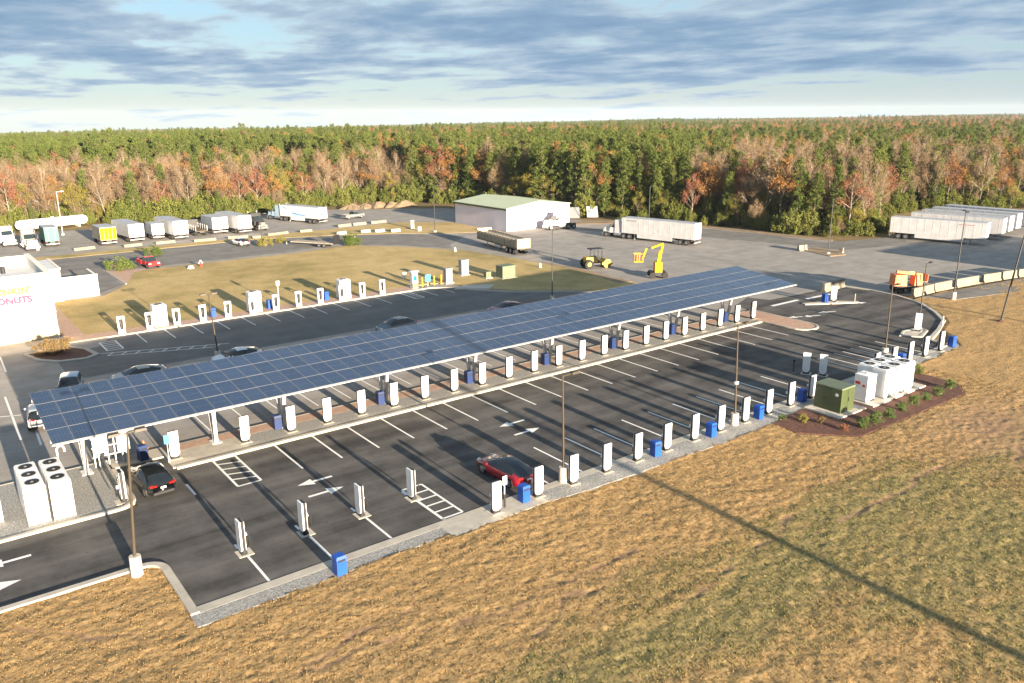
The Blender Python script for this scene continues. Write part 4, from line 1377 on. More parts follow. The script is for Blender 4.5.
PROF = {
    'hatch': dict(L=4.75, st=[(-2.37, .66, .46, .80, .86, .55), (-2.28, .82, .34, .92, 1.02, .66), (-2.0, .91, .25, 1.03, 1.20, .68), (-1.4, .955, .21, 1.01, 1.46, .66),
                              (-.7, .96, .2, .97, 1.58, .64), (0, .96, .2, .95, 1.61, .63), (.45, .96, .2, .94, 1.53, .63), (1.0, .955, .2, .94, 1.22, .70),
                              (1.38, .95, .2, .93, 1.0, .80), (1.95, .92, .22, .82, .90, .76), (2.25, .83, .28, .70, .76, .66), (2.37, .66, .38, .60, .64, .52)], wb=1.44, wr=.35),
    'sedan': dict(L=4.97, st=[(-2.48, .66, .44, .78, .84, .55), (-2.38, .84, .33, .90, .98, .66), (-2.1, .93, .24, .98, 1.06, .70), (-1.5, .97, .2, .97, 1.24, .66),
                              (-.8, .98, .19, .93, 1.40, .62), (-.1, .98, .19, .91, 1.445, .60), (.4, .98, .19, .90, 1.37, .60), (1.0, .975, .19, .89, 1.10, .70),
                              (1.38, .965, .19, .87, .94, .82), (2.0, .94, .2, .78, .83, .78), (2.35, .83, .27, .66, .71, .68), (2.48, .66, .36, .58, .61, .52)], wb=1.48, wr=.35),
    'suv': dict(L=4.7, st=[(-2.35, .72, .50, .95, 1.02, .62), (-2.28, .86, .38, 1.05, 1.2, .70), (-2.1, .92, .3, 1.08, 1.5, .70), (-1.8, .94, .27, 1.07, 1.64, .68),
                           (-.7, .95, .26, 1.04, 1.70, .67), (0, .95, .26, 1.03, 1.70, .66), (.35, .95, .26, 1.03, 1.62, .66), (.85, .95, .26, 1.03, 1.32, .72),
                           (1.2, .945, .26, 1.02, 1.10, .80), (1.95, .92, .28, .92, 1.0, .78), (2.25, .84, .34, .80, .86, .70), (2.35, .70, .42, .68, .72, .56)], wb=1.38, wr=.36),
}


def make_car(name, kind, paintm, glassroof=False):
    P = PROF[kind]
    st = np.array(P['st'])
    yy = np.linspace(st[0, 0], st[-1, 0], 49)
    A = np.stack([np.interp(yy, st[:, 0], st[:, k]) for k in range(1, 6)], 1)
    for _ in range(2):
        A[1:-1] = A[:-2] * .25 + A[1:-1] * .5 + A[2:] * .25
    dz = np.gradient(A[:, 3], yy)
    V, ring = [], []
    for i in range(len(yy)):
        w_, zl, zb, zt, rw = A[i]
        zt = max(zt, zb + .03)
        half = [(w_ * .84, zl), (w_ * .985, zl + .10), (w_, zl + .45 * (zb - zl)), (w_ * .985, zb - .07), (w_ * .94, zb), (min(rw, w_ * .93) + .05, zt - .085 * min(1, (zt - zb) / .4)),
                (min(rw, w_ * .93) * .80, zt - .02), (0, zt)]
        full = half + [(-x, z) for x, z in half[-2::-1]]
        V.append([(x, yy[i], z) for x, z in full])
    n = len(V[0])
    body, glass = MB(), MB()
    allv = [v for r_ in V for v in r_]
    fb, fg = [], []
    for i in range(len(yy) - 1):
        tall = min(A[i, 3] - A[i, 2], A[i + 1, 3] - A[i + 1, 2])
        s_ = abs(dz[i]) + abs(dz[i + 1])
        ym = (yy[i] + yy[i + 1]) / 2
        for k in range(n - 1):
            q = (i * n + k, i * n + k + 1, (i + 1) * n + k + 1, (i + 1) * n + k)
            g_ = False
            if k in (4, n - 6) and tall > .16 :
                g_ = True
            if 5 <= k <= n - 7 and tall > .07 and s_ > .34:
                g_ = True
            if glassroof and 5 <= k <= n - 7 and tall > .3:
                g_ = True
            (fg if g_ else fb).append(q)
    fb.append(tuple(range(n)))
    fb.append(tuple((len(yy) - 1) * n + k for k in range(n - 1, -1, -1)))
    t = thing(name, '', 'car')

    def sub(fs, nm, mat):
        us = sorted({i for f in fs for i in f})
        mp_ = {u: i for i, u in enumerate(us)}
        mb = MB()
        mb.add([allv[u] for u in us], [tuple(mp_[i] for i in f) for f in fs])
        return ob(nm, mb, mat, t, smooth=True)
    sub(fb, 'body', paintm)
    sub(fg, 'windows', tint)
    r = P['wr']
    hw = A[:, 0].max()
    for sx_ in (-1, 1):
        for sy_ in (-1, 1):
            ob('wheel_arch', MB().cyl((sx_ * (hw - .10), sy_ * P['wb'], r + .02), (sx_ * (hw + .004), sy_ * P['wb'], r + .02), r + .055, n=18), dark, t)
            wheel(t, sx_ * (hw - .10), sy_ * P['wb'], r, .23)
        ob('headlight', MB().box((sx_ * .62, yy[-1] - .16, A[-4, 2] - .02), (.34, .12, .11), rz=-sx_ * .45), headl, t)
        ob('tail_light', MB().box((sx_ * .60, yy[0] + .07, A[3, 2] - .05), (.42, .12, .12), rz=sx_ * .35), taill, t)
        ob('mirror', MB().box((sx_ * (hw + .06), .85, A[24, 2] + .06), (.18, .12, .12)), paintm, t)
    ob('number_plate', MB().box((0, yy[0] - .005, A[1, 2] - .12), (.34, .03, .13)), white, t)
    ob('rear_bumper', MB().box((0, yy[0] + .08, .42), (1.3, .2, .16)), dark, t)
    ob('front_bumper', MB().box((0, yy[-1] - .09, .40), (1.25, .2, .12)), dark, t)
    return t


def car(name, kind, mat, label, loc, rz, glassroof=False, sc_=None):
    t = make_car(name, kind, mat, glassroof)
    t.location = loc
    t.rotation_euler = (0, 0, rz)
    t['label'] = label
    return t


car('red_car', 'sedan', car_red, 'dark red sedan with black glass roof plugged in at the front kerb', (.15, 3.6, .008), .02, True)
car('black_car', 'hatch', car_black, 'black hatchback reversed out of its bay under the canopy end', (-19.5, 17.15, .008), .08, True)
car('white_car', 'suv', car_white, 'white car seen from behind, driving along the left lane', (-23.5, 35.2, .004), -.12)
car('pale_car', 'suv', car_blue, 'pale blue car facing the camera behind the canopy left end', (-20.3, 41.4, .004), 2.9)
car('bright_red_car', 'sedan', car_bright, 'bright red car cut off at the left picture edge', (-28.4, 41.4, .004), .1)
car('parked_car', 'sedan', car_beige, 'brown car with blue reflecting roof, leftmost behind the canopy edge', (-14.4, 41.6, .01), math.pi / 2)
car('parked_car', 'sedan', car_white, 'pale car behind the canopy edge beside the median lamp pole', (-5.0, 41.9, .01), math.pi / 2)
car('parked_car', 'hatch', car_grey, 'grey car behind the canopy middle in the shaded lane', (13.5, 42.4, .01), math.pi / 2)
car('parked_car', 'sedan', car_red, 'dark maroon car in the shade behind the canopy right half', (28.6, 41.6, .01), math.pi / 2)
car('far_car', 'sedan', car_white, 'white car on the back road in front of the parked trucks', (21.9, 117.6, .01), .1)


def pickup(label, loc, rz, mat, name='pickup_truck'):
    t = thing(name, label, 'pickup', loc, rz)
    ob('bed', MB().b2(-.95, .95, -2.7, -.5, .5, .95), mat, t)
    ob('bed_floor', MB().b2(-.8, .8, -2.6, -.6, .95, .97), dark, t)
    for s_ in (-1, 1):
        ob('bed_side', MB().b2(s_ * .95 - .08, s_ * .95 + .08, -2.72, -.5, .5, 1.15), mat, t)
        ob('tail_light', MB().b2(s_ * .88 - .07, s_ * .88 + .07, -2.76, -2.72, .8, 1.1), taill, t)
        ob('headlight', MB().b2(s_ * .7 - .18, s_ * .7 + .18, 2.70, 2.74, .75, .92), headl, t)
    ob('tailgate', MB().b2(-.86, .86, -2.75, -2.65, .6, 1.15), mat, t)
    ob('bumper', MB().b2(-.98, .98, -2.92, -2.76, .45, .62), chrome, t)
    m = MB()
    m.add([(-.95, -.5, .5), (.95, -.5, .5), (.95, 1.3, .5), (-.95, 1.3, .5), (-.95, -.5, 1.1), (.95, -.5, 1.1), (.95, 1.3, 1.1), (-.95, 1.3, 1.1)],
          [(0, 1, 5, 4), (1, 2, 6, 5), (2, 3, 7, 6), (3, 0, 4, 7), (4, 5, 6, 7)])
    ob('cab', m, mat, t)
    g_ = MB()
    g_.add([(-.9, -.45, 1.1), (.9, -.45, 1.1), (.9, 1.25, 1.1), (-.9, 1.25, 1.1), (-.72, -.25, 1.68), (.72, -.25, 1.68), (.72, .55, 1.68), (-.72, .55, 1.68)],
           [(0, 1, 5, 4), (1, 2, 6, 5), (2, 3, 7, 6), (3, 0, 4, 7)])
    ob('windows', g_, window, t)
    ob('roof', MB().b2(-.74, .74, -.28, .58, 1.68, 1.74), mat, t)
    ob('bonnet', MB().box((0, 2.0, .8), (1.86, 1.42, .62), taper=.93), mat, t)
    for sx_ in (-1, 1):
        for y in (-1.8, 1.9):
            wheel(t, sx_ * .86, y, .39, .26)
    return t


p = G(148, 266)
pickup('red pickup parked beside the round bush at the lawn edge', (2.0, 104.6, .02), math.pi + .1, car_bright)
p = G(355, 219)
pickup('dark grey work truck standing alone near the dirt mounds', (p.x, p.y + 1, .02), -1.4, car_grey)


def box_body(t, w, y0, y1, z0, z1, side, roofm, doorm=None, posts_=0):
    ob('cargo_box', MB().b2(-w / 2, w / 2, y0, y1, z0, z1 - .05), side, t)
    ob('roof_panel', MB().b2(-w / 2 + .02, w / 2 - .02, y0 + .02, y1 - .02, z1 - .05, z1), roofm, t)
    for s_ in (-1, 1):
        ob('rear_door', MB().b2(min(s_ * .03, s_ * (w / 2 - .06)), max(s_ * .03, s_ * (w / 2 - .06)), y0 - .03, y0, z0 + .1, z1 - .12), doorm or side, t)
        ob('door_bar', MB().cyl((s_ * w / 4, y0 - .06, z0 + .1), (s_ * w / 4, y0 - .06, z1 - .15), .025, n=6), galv, t)
        ob('corner_lamp', MB().b2(s_ * (w / 2 - .18) - .1, s_ * (w / 2 - .18) + .1, y0 - .08, y0 - .03, z0 - .12, z0 - .02), taill, t)
    n_ = posts_
    for k in range(n_):
        y = y0 + (y1 - y0) * (k + .5) / n_
        for s_ in (-1, 1):
            ob('side_post', MB().b2(s_ * w / 2 - .012, s_ * w / 2 + .012, y - .05, y + .05, z0 + .06, z1 - .1), side, t)
    ob('bumper_bar', MB().b2(-w / 2 + .1, w / 2 - .1, y0 - .05, y0 + .05, .5, .62), galv, t)


def dual(t, y, w=2.5, r=.5):
    for s_ in (-1, 1):
        wheel(t, s_ * (w / 2 - .28), y, r, .5)


def box_truck(name, label, loc, rz, L=7.5, w=2.5, h=3.5, side=None, doorm=None, cabm=None, posts_=0):
    side = side or trailerw
    t = thing(name, label, 'truck', loc, rz, None)
    box_body(t, w, 0, L, 1.05, h, side, trailerroof, doorm, posts_)
    ob('chassis', MB().b2(-.45, .45, .1, L + 2.2, .65, 1.05), dark, t)
    m = MB()
    m.add([(-1.1, L + .15, .7), (1.1, L + .15, .7), (1.1, L + 2.3, .7), (-1.1, L + 2.3, .7), (-1.1, L + .15, 2.5), (1.1, L + .15, 2.5), (1.0, L + 1.3, 2.5), (-1.0, L + 1.3, 2.5),
           (1.08, L + 1.75, 1.6), (-1.08, L + 1.75, 1.6), (1.05, L + 2.3, 1.45), (-1.05, L + 2.3, 1.45)],
          [(0, 1, 5, 4), (4, 5, 6, 7), (7, 6, 8, 9), (9, 8, 10, 11), (11, 10, 2, 3), (1, 2, 10, 8, 6, 5), (0, 4, 7, 9, 11, 3)])
    ob('cab', m, cabm or trailerw, t)
    ob('windscreen', MB().add([(-.9, L + 1.38, 2.42), (.9, L + 1.38, 2.42), (.95, L + 1.78, 1.68), (-.95, L + 1.78, 1.68)], [(0, 1, 2, 3)]), window, t)
    dual(t, 1.6, w); dual(t, L + 1.3, 2.3)
    return t


def semi_trailer(name, label, loc, rz, L=16.0, w=2.6, h=4.1, side=None, cat='trailer', group=None, posts_=12, lift=0):
    """rear doors at local -Y end (y=0), kingpin end at y=L"""
    side = side or trailerw
    t = thing(name, label, cat, loc, rz, group)
    box_body(t, w, 0, L, 1.15, h, side, trailerroof, None, posts_)
    ob('front_panel', MB().b2(-w / 2 + .05, w / 2 - .05, L, L + .03, 1.2, h - .1), side, t)
    ob('underframe', MB().b2(-.5, .5, .2, L - .3, .95, 1.15), dark, t)
    ob('bogie', MB().b2(-.9, .9, .8, 4.2, .7, .95), dark, t)
    ob('side_skirt', MB().b2(-w / 2 + .02, -w / 2 + .05, 4.6, L - 3.6, .45, 1.15), side, t)
    ob('side_skirt', MB().b2(w / 2 - .05, w / 2 - .02, 4.6, L - 3.6, .45, 1.15), side, t)
    for y in (1.6, 2.9):
        dual(t, y, w)
    for s_ in (-1, 1):
        ob('landing_leg', MB().b2(s_ * .85 - .08, s_ * .85 + .08, L - 2.9, L - 2.7, 0.02, .98), galv, t)
    return t


def tractor(label, loc, rz, mat, sleeper=True, name='semi_tractor', stack=True):
    """nose towards local +Y, fifth wheel over y=0"""
    t = thing(name, label, 'truck', loc, rz)
    ob('chassis', MB().b2(-.45, .45, -1.6, 5.0, .75, 1.05), dark, t)
    ob('fifth_wheel', MB().cyl((0, 0, 1.05), (0, 0, 1.2), .55, n=14), dark, t)
    if sleeper:
        ob('sleeper', MB().box((0, 2.0, 2.25), (2.35, 1.5, 2.6), taper=.94), mat, t)
    m = MB()
    y0 = 2.75
    m.add([(-1.1, y0, .9), (1.1, y0, .9), (1.1, y0 + 1.3, .9), (-1.1, y0 + 1.3, .9), (-1.0, y0, 2.9), (1.0, y0, 2.9), (.95, y0 + .55, 2.85), (-.95, y0 + .55, 2.85), (1.08, y0 + 1.25, 1.95), (-1.08, y0 + 1.25, 1.95)],
          [(0, 1, 5, 4), (4, 5, 6, 7), (7, 6, 8, 9), (9, 8, 2, 3), (1, 2, 8, 6, 5), (0, 4, 7, 9, 3)])
    ob('cab', m, mat, t)
    ob('windscreen', MB().add([(-.88, y0 + .63, 2.82), (.88, y0 + .63, 2.82), (.98, y0 + 1.26, 2.05), (-.98, y0 + 1.26, 2.05)], [(0, 1, 2, 3)]), window, t)
    for s_ in (-1, 1):
        ob('side_window', MB().add([(s_ * 1.06, y0 + .15, 2.0), (s_ * 1.08, y0 + 1.0, 2.0), (s_ * 1.02, y0 + .6, 2.65), (s_ * 1.02, y0 + .15, 2.7)], [(0, 1, 2, 3)]), window, t)
        if stack:
            ob('exhaust_stack', MB().cyl((s_ * 1.0, 1.15, 1.0), (s_ * 1.0, 1.15, 3.9), .09, n=8), chrome, t)
        ob('fuel_tank', MB().cyl((s_ * .95, 1.3, .75), (s_ * .95, 2.9, .75), .32, n=12), chrome, t)
        ob('headlight', MB().b2(s_ * .75 - .18, s_ * .75 + .18, 5.62, 5.68, .95, 1.2), headl, t)
        ob('mirror', MB().b2(s_ * 1.3 - .08, s_ * 1.3 + .08, y0 + .95, y0 + 1.05, 1.9, 2.6), dark, t)
    ob('bonnet', MB().box((0, 4.75, 1.4), (1.85, 1.75, 1.05), taper=.9), mat, t)
    ob('radiator_grille', MB().b2(-.55, .55, 5.6, 5.66, .95, 1.8), chrome, t)
    ob('bumper', MB().b2(-1.15, 1.15, 5.55, 5.8, .45, .85), chrome, t)
    for y in (-.7, .65):
        dual(t, y, 2.5)
    for s_ in (-1, 1):
        wheel(t, s_ * 1.0, 4.75, .5, .32)
        ob('mudguard', MB().box((s_ * 1.0, 4.75, 1.12), (.36, 1.2, .1)), mat, t)
    return t


# truck park, left to right (tails to the camera)
box_truck('box_truck', 'box truck with bright yellow rear door, left end of the truck row', (2.0, 133.2, .02), .02, 6.5, 2.9, 3.5, tanboard, brightyellow)
box_truck('box_truck', 'long grey-sided white box truck right of the yellow-door truck', (7.3, 134.2, .02), .08, 10.5, 2.9, 3.6, trailerw, None)
box_truck('delivery_van', 'small brilliant white box truck shining in the sun, mid row', (11.5, 135.0, .02), 0, 4.5, 2.3, 3.2, white, white)
box_truck('box_truck', 'long white box truck with stepped tail right of the brilliant white one', (15.1, 132.0, .02), .08, 10.5, 2.9, 3.8, trailerw, white)
box_truck('box_truck', 'short white box truck right of the empty flat truck', (23.9, 135.0, .02), .02, 7.0, 3.2, 3.5, trailerw, white)
box_truck('box_truck', 'long white box truck next to the black tractor at the row end', (28.1, 132.2, .02), .10, 11, 3.0, 3.8, trailerw, white)
p = G(322, 225)
tt = semi_trailer('semi_trailer', 'white semi trailer with a blue swoosh parked apart right of the truck row', (47.6, 136.5, .02), .32, 13.0, 2.7, 3.7, None, 'trailer', None, 0)
ob('swoosh', MB().add([(-1.364, 11.5, 3.4), (-1.364, 12.2, 3.4), (-1.364, 9.0, 2.2), (-1.364, 4.0, 1.7), (-1.364, 4.0, 1.5), (-1.364, 8.4, 1.8)], [(0, 1, 2, 3, 4, 5)]), bluesign, tt)
ob('rear_stripe', MB().b2(-1.2, 1.2, -.062, -.058, 2.0, 2.35), bluesign, tt)
tractor('blue-black tractor coupled to the semi trailer with the swoosh', (47.6 - math.sin(.32) * 12.2, 136.5 + math.cos(.32) * 12.2, .02), .32, car_blue, True)
tractor('black tractor with its nose to the camera right of the truck row', (32.0, 139.5, .02), math.pi + .1, blackpaint, True)
# flat truck
t = thing('flat_truck', 'low empty flat truck with railings between white box trucks', 'truck', (19.9, 134.5, .02))
ob('flat_bed', MB().b2(-1.2, 1.2, 0, 6.5, .95, 1.1), woodm, t)
ob('chassis', MB().b2(-.45, .45, 0, 8.5, .65, .95), dark, t)
for k in range(5):
    ob('rail_post', MB().b2(-1.2, -1.13, .2 + 1.5 * k, .28 + 1.5 * k, 1.1, 2.1), galv, t)
    ob('rail_post', MB().b2(1.13, 1.2, .2 + 1.5 * k, .28 + 1.5 * k, 1.1, 2.1), galv, t)
ob('headboard', MB().b2(-1.2, 1.2, 6.4, 6.5, 1.1, 2.8), dark, t)
ob('cab', MB().box((0, 7.6, 1.75), (2.2, 1.8, 1.9), taper=.9), blackpaint, t)
ob('windscreen', MB().b2(-.9, .9, 8.4, 8.47, 1.8, 2.4), window, t)
dual(t, 1.5); dual(t, 7.8, 2.3)
# tractors at far left, noses to the camera
for i, (px, py, mat_, lab) in enumerate(((9, 247, white, 'white semi tractor leftmost among the parked tractors'), (32, 251, greybox, 'grey semi tractor with dark grille between the white and teal trucks'))):
    p = G(px, py)
    tractor(lab, (p.x, p.y + 5.5, .02), math.pi + .05, mat_)
p = G(53.5, 247)
box_truck('box_truck', 'teal truck with its tail to the camera beside the gas tank', (p.x, p.y, .02), 0, 6, 2.4, 3.7, tealm, tealm, tealm)

# semi in the yard
pr_, pf_ = Vector((88.1, 61.8)), Vector((85.0, 77.2))
ang = math.atan2(pf_.y - pr_.y, pf_.x - pr_.x) - math.pi / 2
ys = semi_trailer('semi_trailer', 'long white semi trailer parked in the yard right of the warehouse', (88.1, 61.7, .02), ang, 16.0, 2.6, 4.15, None, 'trailer', None, 14)
ob('side_lettering', MB().b2(-1.325, -1.315, 12.6, 14.8, 3.55, 3.75), greybox, ys)
d_ = Vector((-math.sin(ang), math.cos(ang)))
tractor('white tractor coupled to the long semi trailer in the yard', (88.1 + d_.x * 15.0, 61.7 + d_.y * 15.0, .02), ang, trailerw, True)
# bob-tail tractor before the warehouse
p = G(545, 231)
tractor('white tractor without trailer in front of the warehouse wall', (85.6, 95.2, .02), 1.35, white, True)
# slatted trailer
pr_, pf_ = Vector((56.7, 74.0)), Vector((59.2, 91.6))
ang = math.atan2(pf_.y - pr_.y, pf_.x - pr_.x) - math.pi / 2
t = thing('slat_trailer', 'tan slat-sided trailer with cream tailgate at the lawn corner', 'trailer', (56.7, 74.0, .02), ang)
ob('floor', MB().b2(-1.3, 1.3, 0, 15.5, 1.05, 1.25), woodm, t)
for s_ in (-1, 1):
    for k in range(14):
        ob('stake', MB().b2(s_ * 1.30 - .05, s_ * 1.30 + .05, .3 + 1.1 * k, .42 + 1.1 * k, 1.25, 2.75), tanboard, t)
    for k in range(5):
        ob('slat', MB().b2(s_ * 1.23 - .03, s_ * 1.23 + .03, 0.02, 15.4, 1.29 + .29 * k, 1.52 + .29 * k), tanboard, t)
ob('tailgate', MB().b2(-1.3, 1.3, -.06, 0, 1.25, 2.85), creamy, t)
ob('headboard', MB().b2(-1.3, 1.3, 15.4, 15.5, 1.25, 3.0), tanboard, t)
ob('load', MB().b2(-1.15, 1.15, .1, 15.2, 1.26, 2.35), tanboard, t)
ob('underframe', MB().b2(-.5, .5, .3, 15, .8, 1.05), dark, t)
for y in (1.3, 2.6, 4.0):
    dual(t, y)
for s_ in (-1, 1):
    ob('landing_leg', MB().b2(s_ * .8 - .07, s_ * .8 + .07, 12.0, 12.2, .02, .9), galv, t)
ob('tool_box', MB().b2(-1.25, -.6, 6.5, 8.4, .55, 1.0), galv, t)
# flatbed trailer and forklift-like mast on the back road
t = thing('flatbed_trailer', 'low flatbed trailer with twin axles on the back road', 'trailer', (33.6, 105.2, .02), .55)
ob('deck', MB().b2(-1.1, 1.1, -2.5, 7.0, .7, .85), tanboard, t)
ob('drawbar', MB().b2(-.1, .1, 7, 9.0, .6, .72), dark, t)
ob('tilt_ramp', MB().box((0, -2.6, 1.5), (2.1, .1, 1.7)), dark, t)
for y in (-.5, .6):
    dual(t, y, 2.3, .38)
ob('jack', MB().b2(-.06, .06, 8.6, 8.72, .02, .6), galv, t)

rustl = noise_mat('faded_red_letter', (0.45, 0.16, 0.15), rough=0.6)
# parked trailers on the right, nose to the right
q0, q1 = Vector((122.1, 43.6)), Vector((135.6, 30.6))
dirv = (q1 - q0).normalized()
ang = math.atan2(dirv.y, dirv.x) - math.pi / 2
perp = Vector((-dirv.y, dirv.x))
LBL = ['nearest white semi trailer of the parked group at the right, wheels at its left end', 'second white semi trailer of the parked group at the right', 'third white semi trailer of the parked group at the right',
       'fourth white semi trailer of the parked group at the right', 'farthest white semi trailer of the parked group at the right']
TRL = [((124.3, 44.6), (128.0, 27.9)), ((134.0, 45.6), (136.8, 29.3)), ((140.4, 46.6), (141.8, 30.0)), ((146.4, 47.4), (147.2, 31.0)), ((152.6, 47.6), (152.6, 31.0))]
for i in range(5):
    (rx_, ry_), (fx_, fy_) = TRL[i]
    ang = math.atan2(fy_ - ry_, fx_ - rx_) - math.pi / 2
    rr = semi_trailer('semi_trailer', LBL[i], (rx_ + 1.2, ry_, .02), ang, 16.6, 2.6, 4.15, None, 'trailer', 'white trailers parked at the right', 12)
    if i == 0:
        ob('red_lettering', MB().b2(1.318, 1.325, 12.0, 14.6, 3.52, 3.62), rustl, rr)

# ------------------------------------------------------------------ machines in the yard
a_, b_ = G(584, 269), G(608, 267)
t = thing('road_roller', 'yellow road roller with a dark canopy roof in the yard', 'roller', (58.3, 57.3, .02), math.atan2(56.4 - 58.0, 4.6))
ob('front_drum', MB().cyl((1.7, -.95, .7), (1.7, .95, .7), .7, n=22), yellow, t)
ob('drum_frame', MB().b2(.9, 2.5, -1.12, -1.0, .6, .85).b2(.9, 2.5, 1.0, 1.12, .6, .85).b2(.7, .95, -1.12, 1.12, .6, 1.1), yellow, t)
ob('engine_hood', MB().box((-.9, 0, 1.35), (2.0, 1.4, .9), taper=.92), yellow, t)
ob('chassis', MB().b2(-2.0, .9, -.7, .7, .6, .95), dark, t)
ob('seat', MB().b2(-.1, .4, -.3, .3, 1.2, 1.4).b2(-.1, 0, -.3, .3, 1.4, 1.9), dark, t)
ob('steering_column', MB().cyl((.8, 0, .95), (.6, 0, 1.75), .05, n=8), dark, t)
for sx_ in (-.6, .75):
    for sy_ in (-.75, .75):
        ob('canopy_post', MB().cyl((sx_, sy_, .9), (sx_, sy_, 3.0), .05, n=8), dark, t)
ob('canopy_roof', MB().box((0, 0, 3.05), (2.3, 1.9, .12), taper=.94), dark, t)
for s_ in (-1, 1):
    w_ = ob('wheel', MB().cyl((0, -.25, 0), (0, .25, 0), .75, n=20), blackm, t, (-1.5, s_ * .9, .75))
    ob('hub', MB().cyl((0, s_ * .25, 0), (0, s_ * .28, 0), .35, n=12), yellow, w_)

vr = Vector((_r[0], _r[1], 0)).normalized()
az = math.atan2(vr.y, vr.x)
liftyellow = noise_mat('lift_yellow', (0.50, 0.36, 0.005), (0.42, 0.30, 0.005), 1.0, 0.6, spec=0.2)
t = thing('boom_lift', 'yellow articulated boom lift with raised arm behind the canopy', 'boom lift', (60.2, 45.6, .02), az)
ob('chassis', MB().b2(-1.2, 1.2, -1.0, 1.0, .4, .85), dark, t)
ob('turret', MB().box((0, 0, 1.6), (1.1, 1.5, 1.5), taper=.92), liftyellow, t)
ob('riser', MB().box((0.15, 0, 2.9), (.5, .4, 2.2), ry=.14), liftyellow, t)
ob('engine_cover', MB().b2(-.62, -.5, -.5, .5, 1.0, 2.2), orange, t)
for (p0_, p1_, r0_, mat_, nm) in (((.1, 0, 2.4), (.62, 0, 5.0), .22, liftyellow, 'lower_arm'), ((.65, 0, 5.1), (-1.1, 0, 4.45), .20, liftyellow, 'upper_arm'),
                                  ((-1.05, 0, 4.47), (-1.85, 0, 4.35), .13, dark, 'joint'), ((-1.8, 0, 4.4), (-2.4, 0, 2.75), .17, liftyellow, 'jib')):
    ob(nm, MB().cyl(p0_, p1_, r0_, n=4), mat_, t)
bk = ob('basket', MB().b2(-3.7, -2.3, -.45, .45, 2.35, 2.5), liftyellow, t)
for x in (-3.68, -2.98, -2.32):
    for y in (-.42, .42):
        ob('basket_post', MB().b2(x - .035, x + .035, y - .035, y + .035, 2.5, 3.6), orange, bk)
ob('basket_rail', MB().b2(-3.7, -2.3, -.46, -.38, 3.55, 3.64).b2(-3.7, -2.3, .38, .46, 3.55, 3.64), yellow, bk)
ob('control_box', MB().b2(-3.3, -2.8, -.3, .3, 2.5, 3.5), orange, bk)
for sx_ in (-1, 1):
    for sy_ in (-1, 1):
        ob('wheel', MB().cyl((sx_ * .95, sy_ * 1.0 - .17, .45), (sx_ * .95, sy_ * 1.0 + .17, .45), .45, n=16), blackm, t)

t = thing('folded_lift', 'orange folded lift machine behind the concrete barriers', 'lift', (78.6, 17.0, .02), az)
ob('chassis', MB().b2(-1.6, 1.6, -1.0, 1.0, .55, 1.0), dark, t)
ob('engine_box', MB().box((-1.1, 0, 1.75), (1.7, 1.8, 1.5), taper=.9), orange, t)
ob('counterweight', MB().box((1.4, .1, 1.7), (1.1, 1.6, 1.5), taper=.85), orange, t)
ob('boom', MB().cyl((-1.6, -.3, 2.9), (1.9, -.3, 2.45), .24, n=4), orange, t)
ob('boom_tip', MB().cyl((1.2, .5, 2.6), (-1.0, .5, 2.75), .17, n=4), creamy, t)
ob('basket', MB().b2(1.6, 2.6, -.7, .7, 1.5, 1.6).b2(1.6, 1.66, -.7, .7, 1.6, 2.5).b2(2.54, 2.6, -.7, .7, 1.6, 2.5), orange, t)
for sx_ in (-1, 1):
    for sy_ in (-1, 1):
        ob('wheel', MB().cyl((sx_ * 1.15, sy_ * 1.0 - .2, .5), (sx_ * 1.15, sy_ * 1.0 + .2, .5), .5, n=16), blackm, t)


# ------------------------------------------------------------------ concrete blocks
def block_mesh(L, w=.6, h=.85):
    m = MB()
    pr = [(-w / 2, 0), (w / 2, 0), (w / 2, .1), (w * .28, .35), (w * .22, h), (-w * .22, h), (-w * .28, .35), (-w / 2, .1)]
    n = len(pr)
    vs_ = [(-L / 2, y, z) for y, z in pr] + [(L / 2, y, z) for y, z in pr]
    fs_ = [(i, (i + 1) % n, n + (i + 1) % n, n + i) for i in range(n)] + [tuple(range(n - 1, -1, -1)), tuple(range(n, 2 * n))]
    m.add(vs_, fs_)
    return m


BM = {}


def barrier(a, b, label, group, w=.6, h=.85, mat=None):
    a, b = Vector(a[:2]), Vector(b[:2])
    L = (b - a).length
    c = (a + b) / 2
    key = (round(L, 1), w, h)
    if key not in BM:
        BM[key] = block_mesh(L, w, h).mesh('concrete_barrier', [mat or barrierm])
    o = ob('concrete_barrier', BM[key], None, None, (c.x, c.y, .01), math.atan2(b.y - a.y, b.x - a.x))
    return tag(o, label, 'barrier', group)


B1 = [(912, 297), (933, 291.5), (951, 288), (957, 286.5), (978, 283), (983, 282.2), (1000, 280), (1001.5, 279.5), (1016, 277.5), (1017, 277.3), (1040, 274)]
GB = 'concrete barriers along the yard edge at the right'
pts_ = [(912, 297, 932, 292), (933, 291.6, 950, 288.2), (955, 287.3, 977, 283.3), (982, 282.5, 999, 279.8), (1001, 279.4, 1015, 277.4), (1017, 277.1, 1036, 274.6)]
for i, q in enumerate(pts_):
    barrier(G(q[0], q[1]), G(q[2], q[3]), f'cream concrete barrier, {ORD[i]} to the right of the orange lift', GB, .8, 1.15)
barrier(G(823, 292), G(843, 286.5), 'short cream concrete barrier at the left end of the yard edge by the entrance', GB, .8, 1.15)
for i, q in enumerate(((798, 251, 806, 250), (839, 253, 843, 253.5))):
    barrier(G(q[0], q[1]), G(q[2], q[3]), ['cream block left of the lamp pole in the concrete yard', 'small cream block right of the lamp pole in the concrete yard'][i], 'blocks on the yard island', .8, 1.0)
struct(ob('yard_island', MB().prism([tuple(G(*q)[:2]) for q in ((801, 250), (815, 247.5), (838, 251), (846, 255), (830, 256.5))], -.1, .09), dirt))
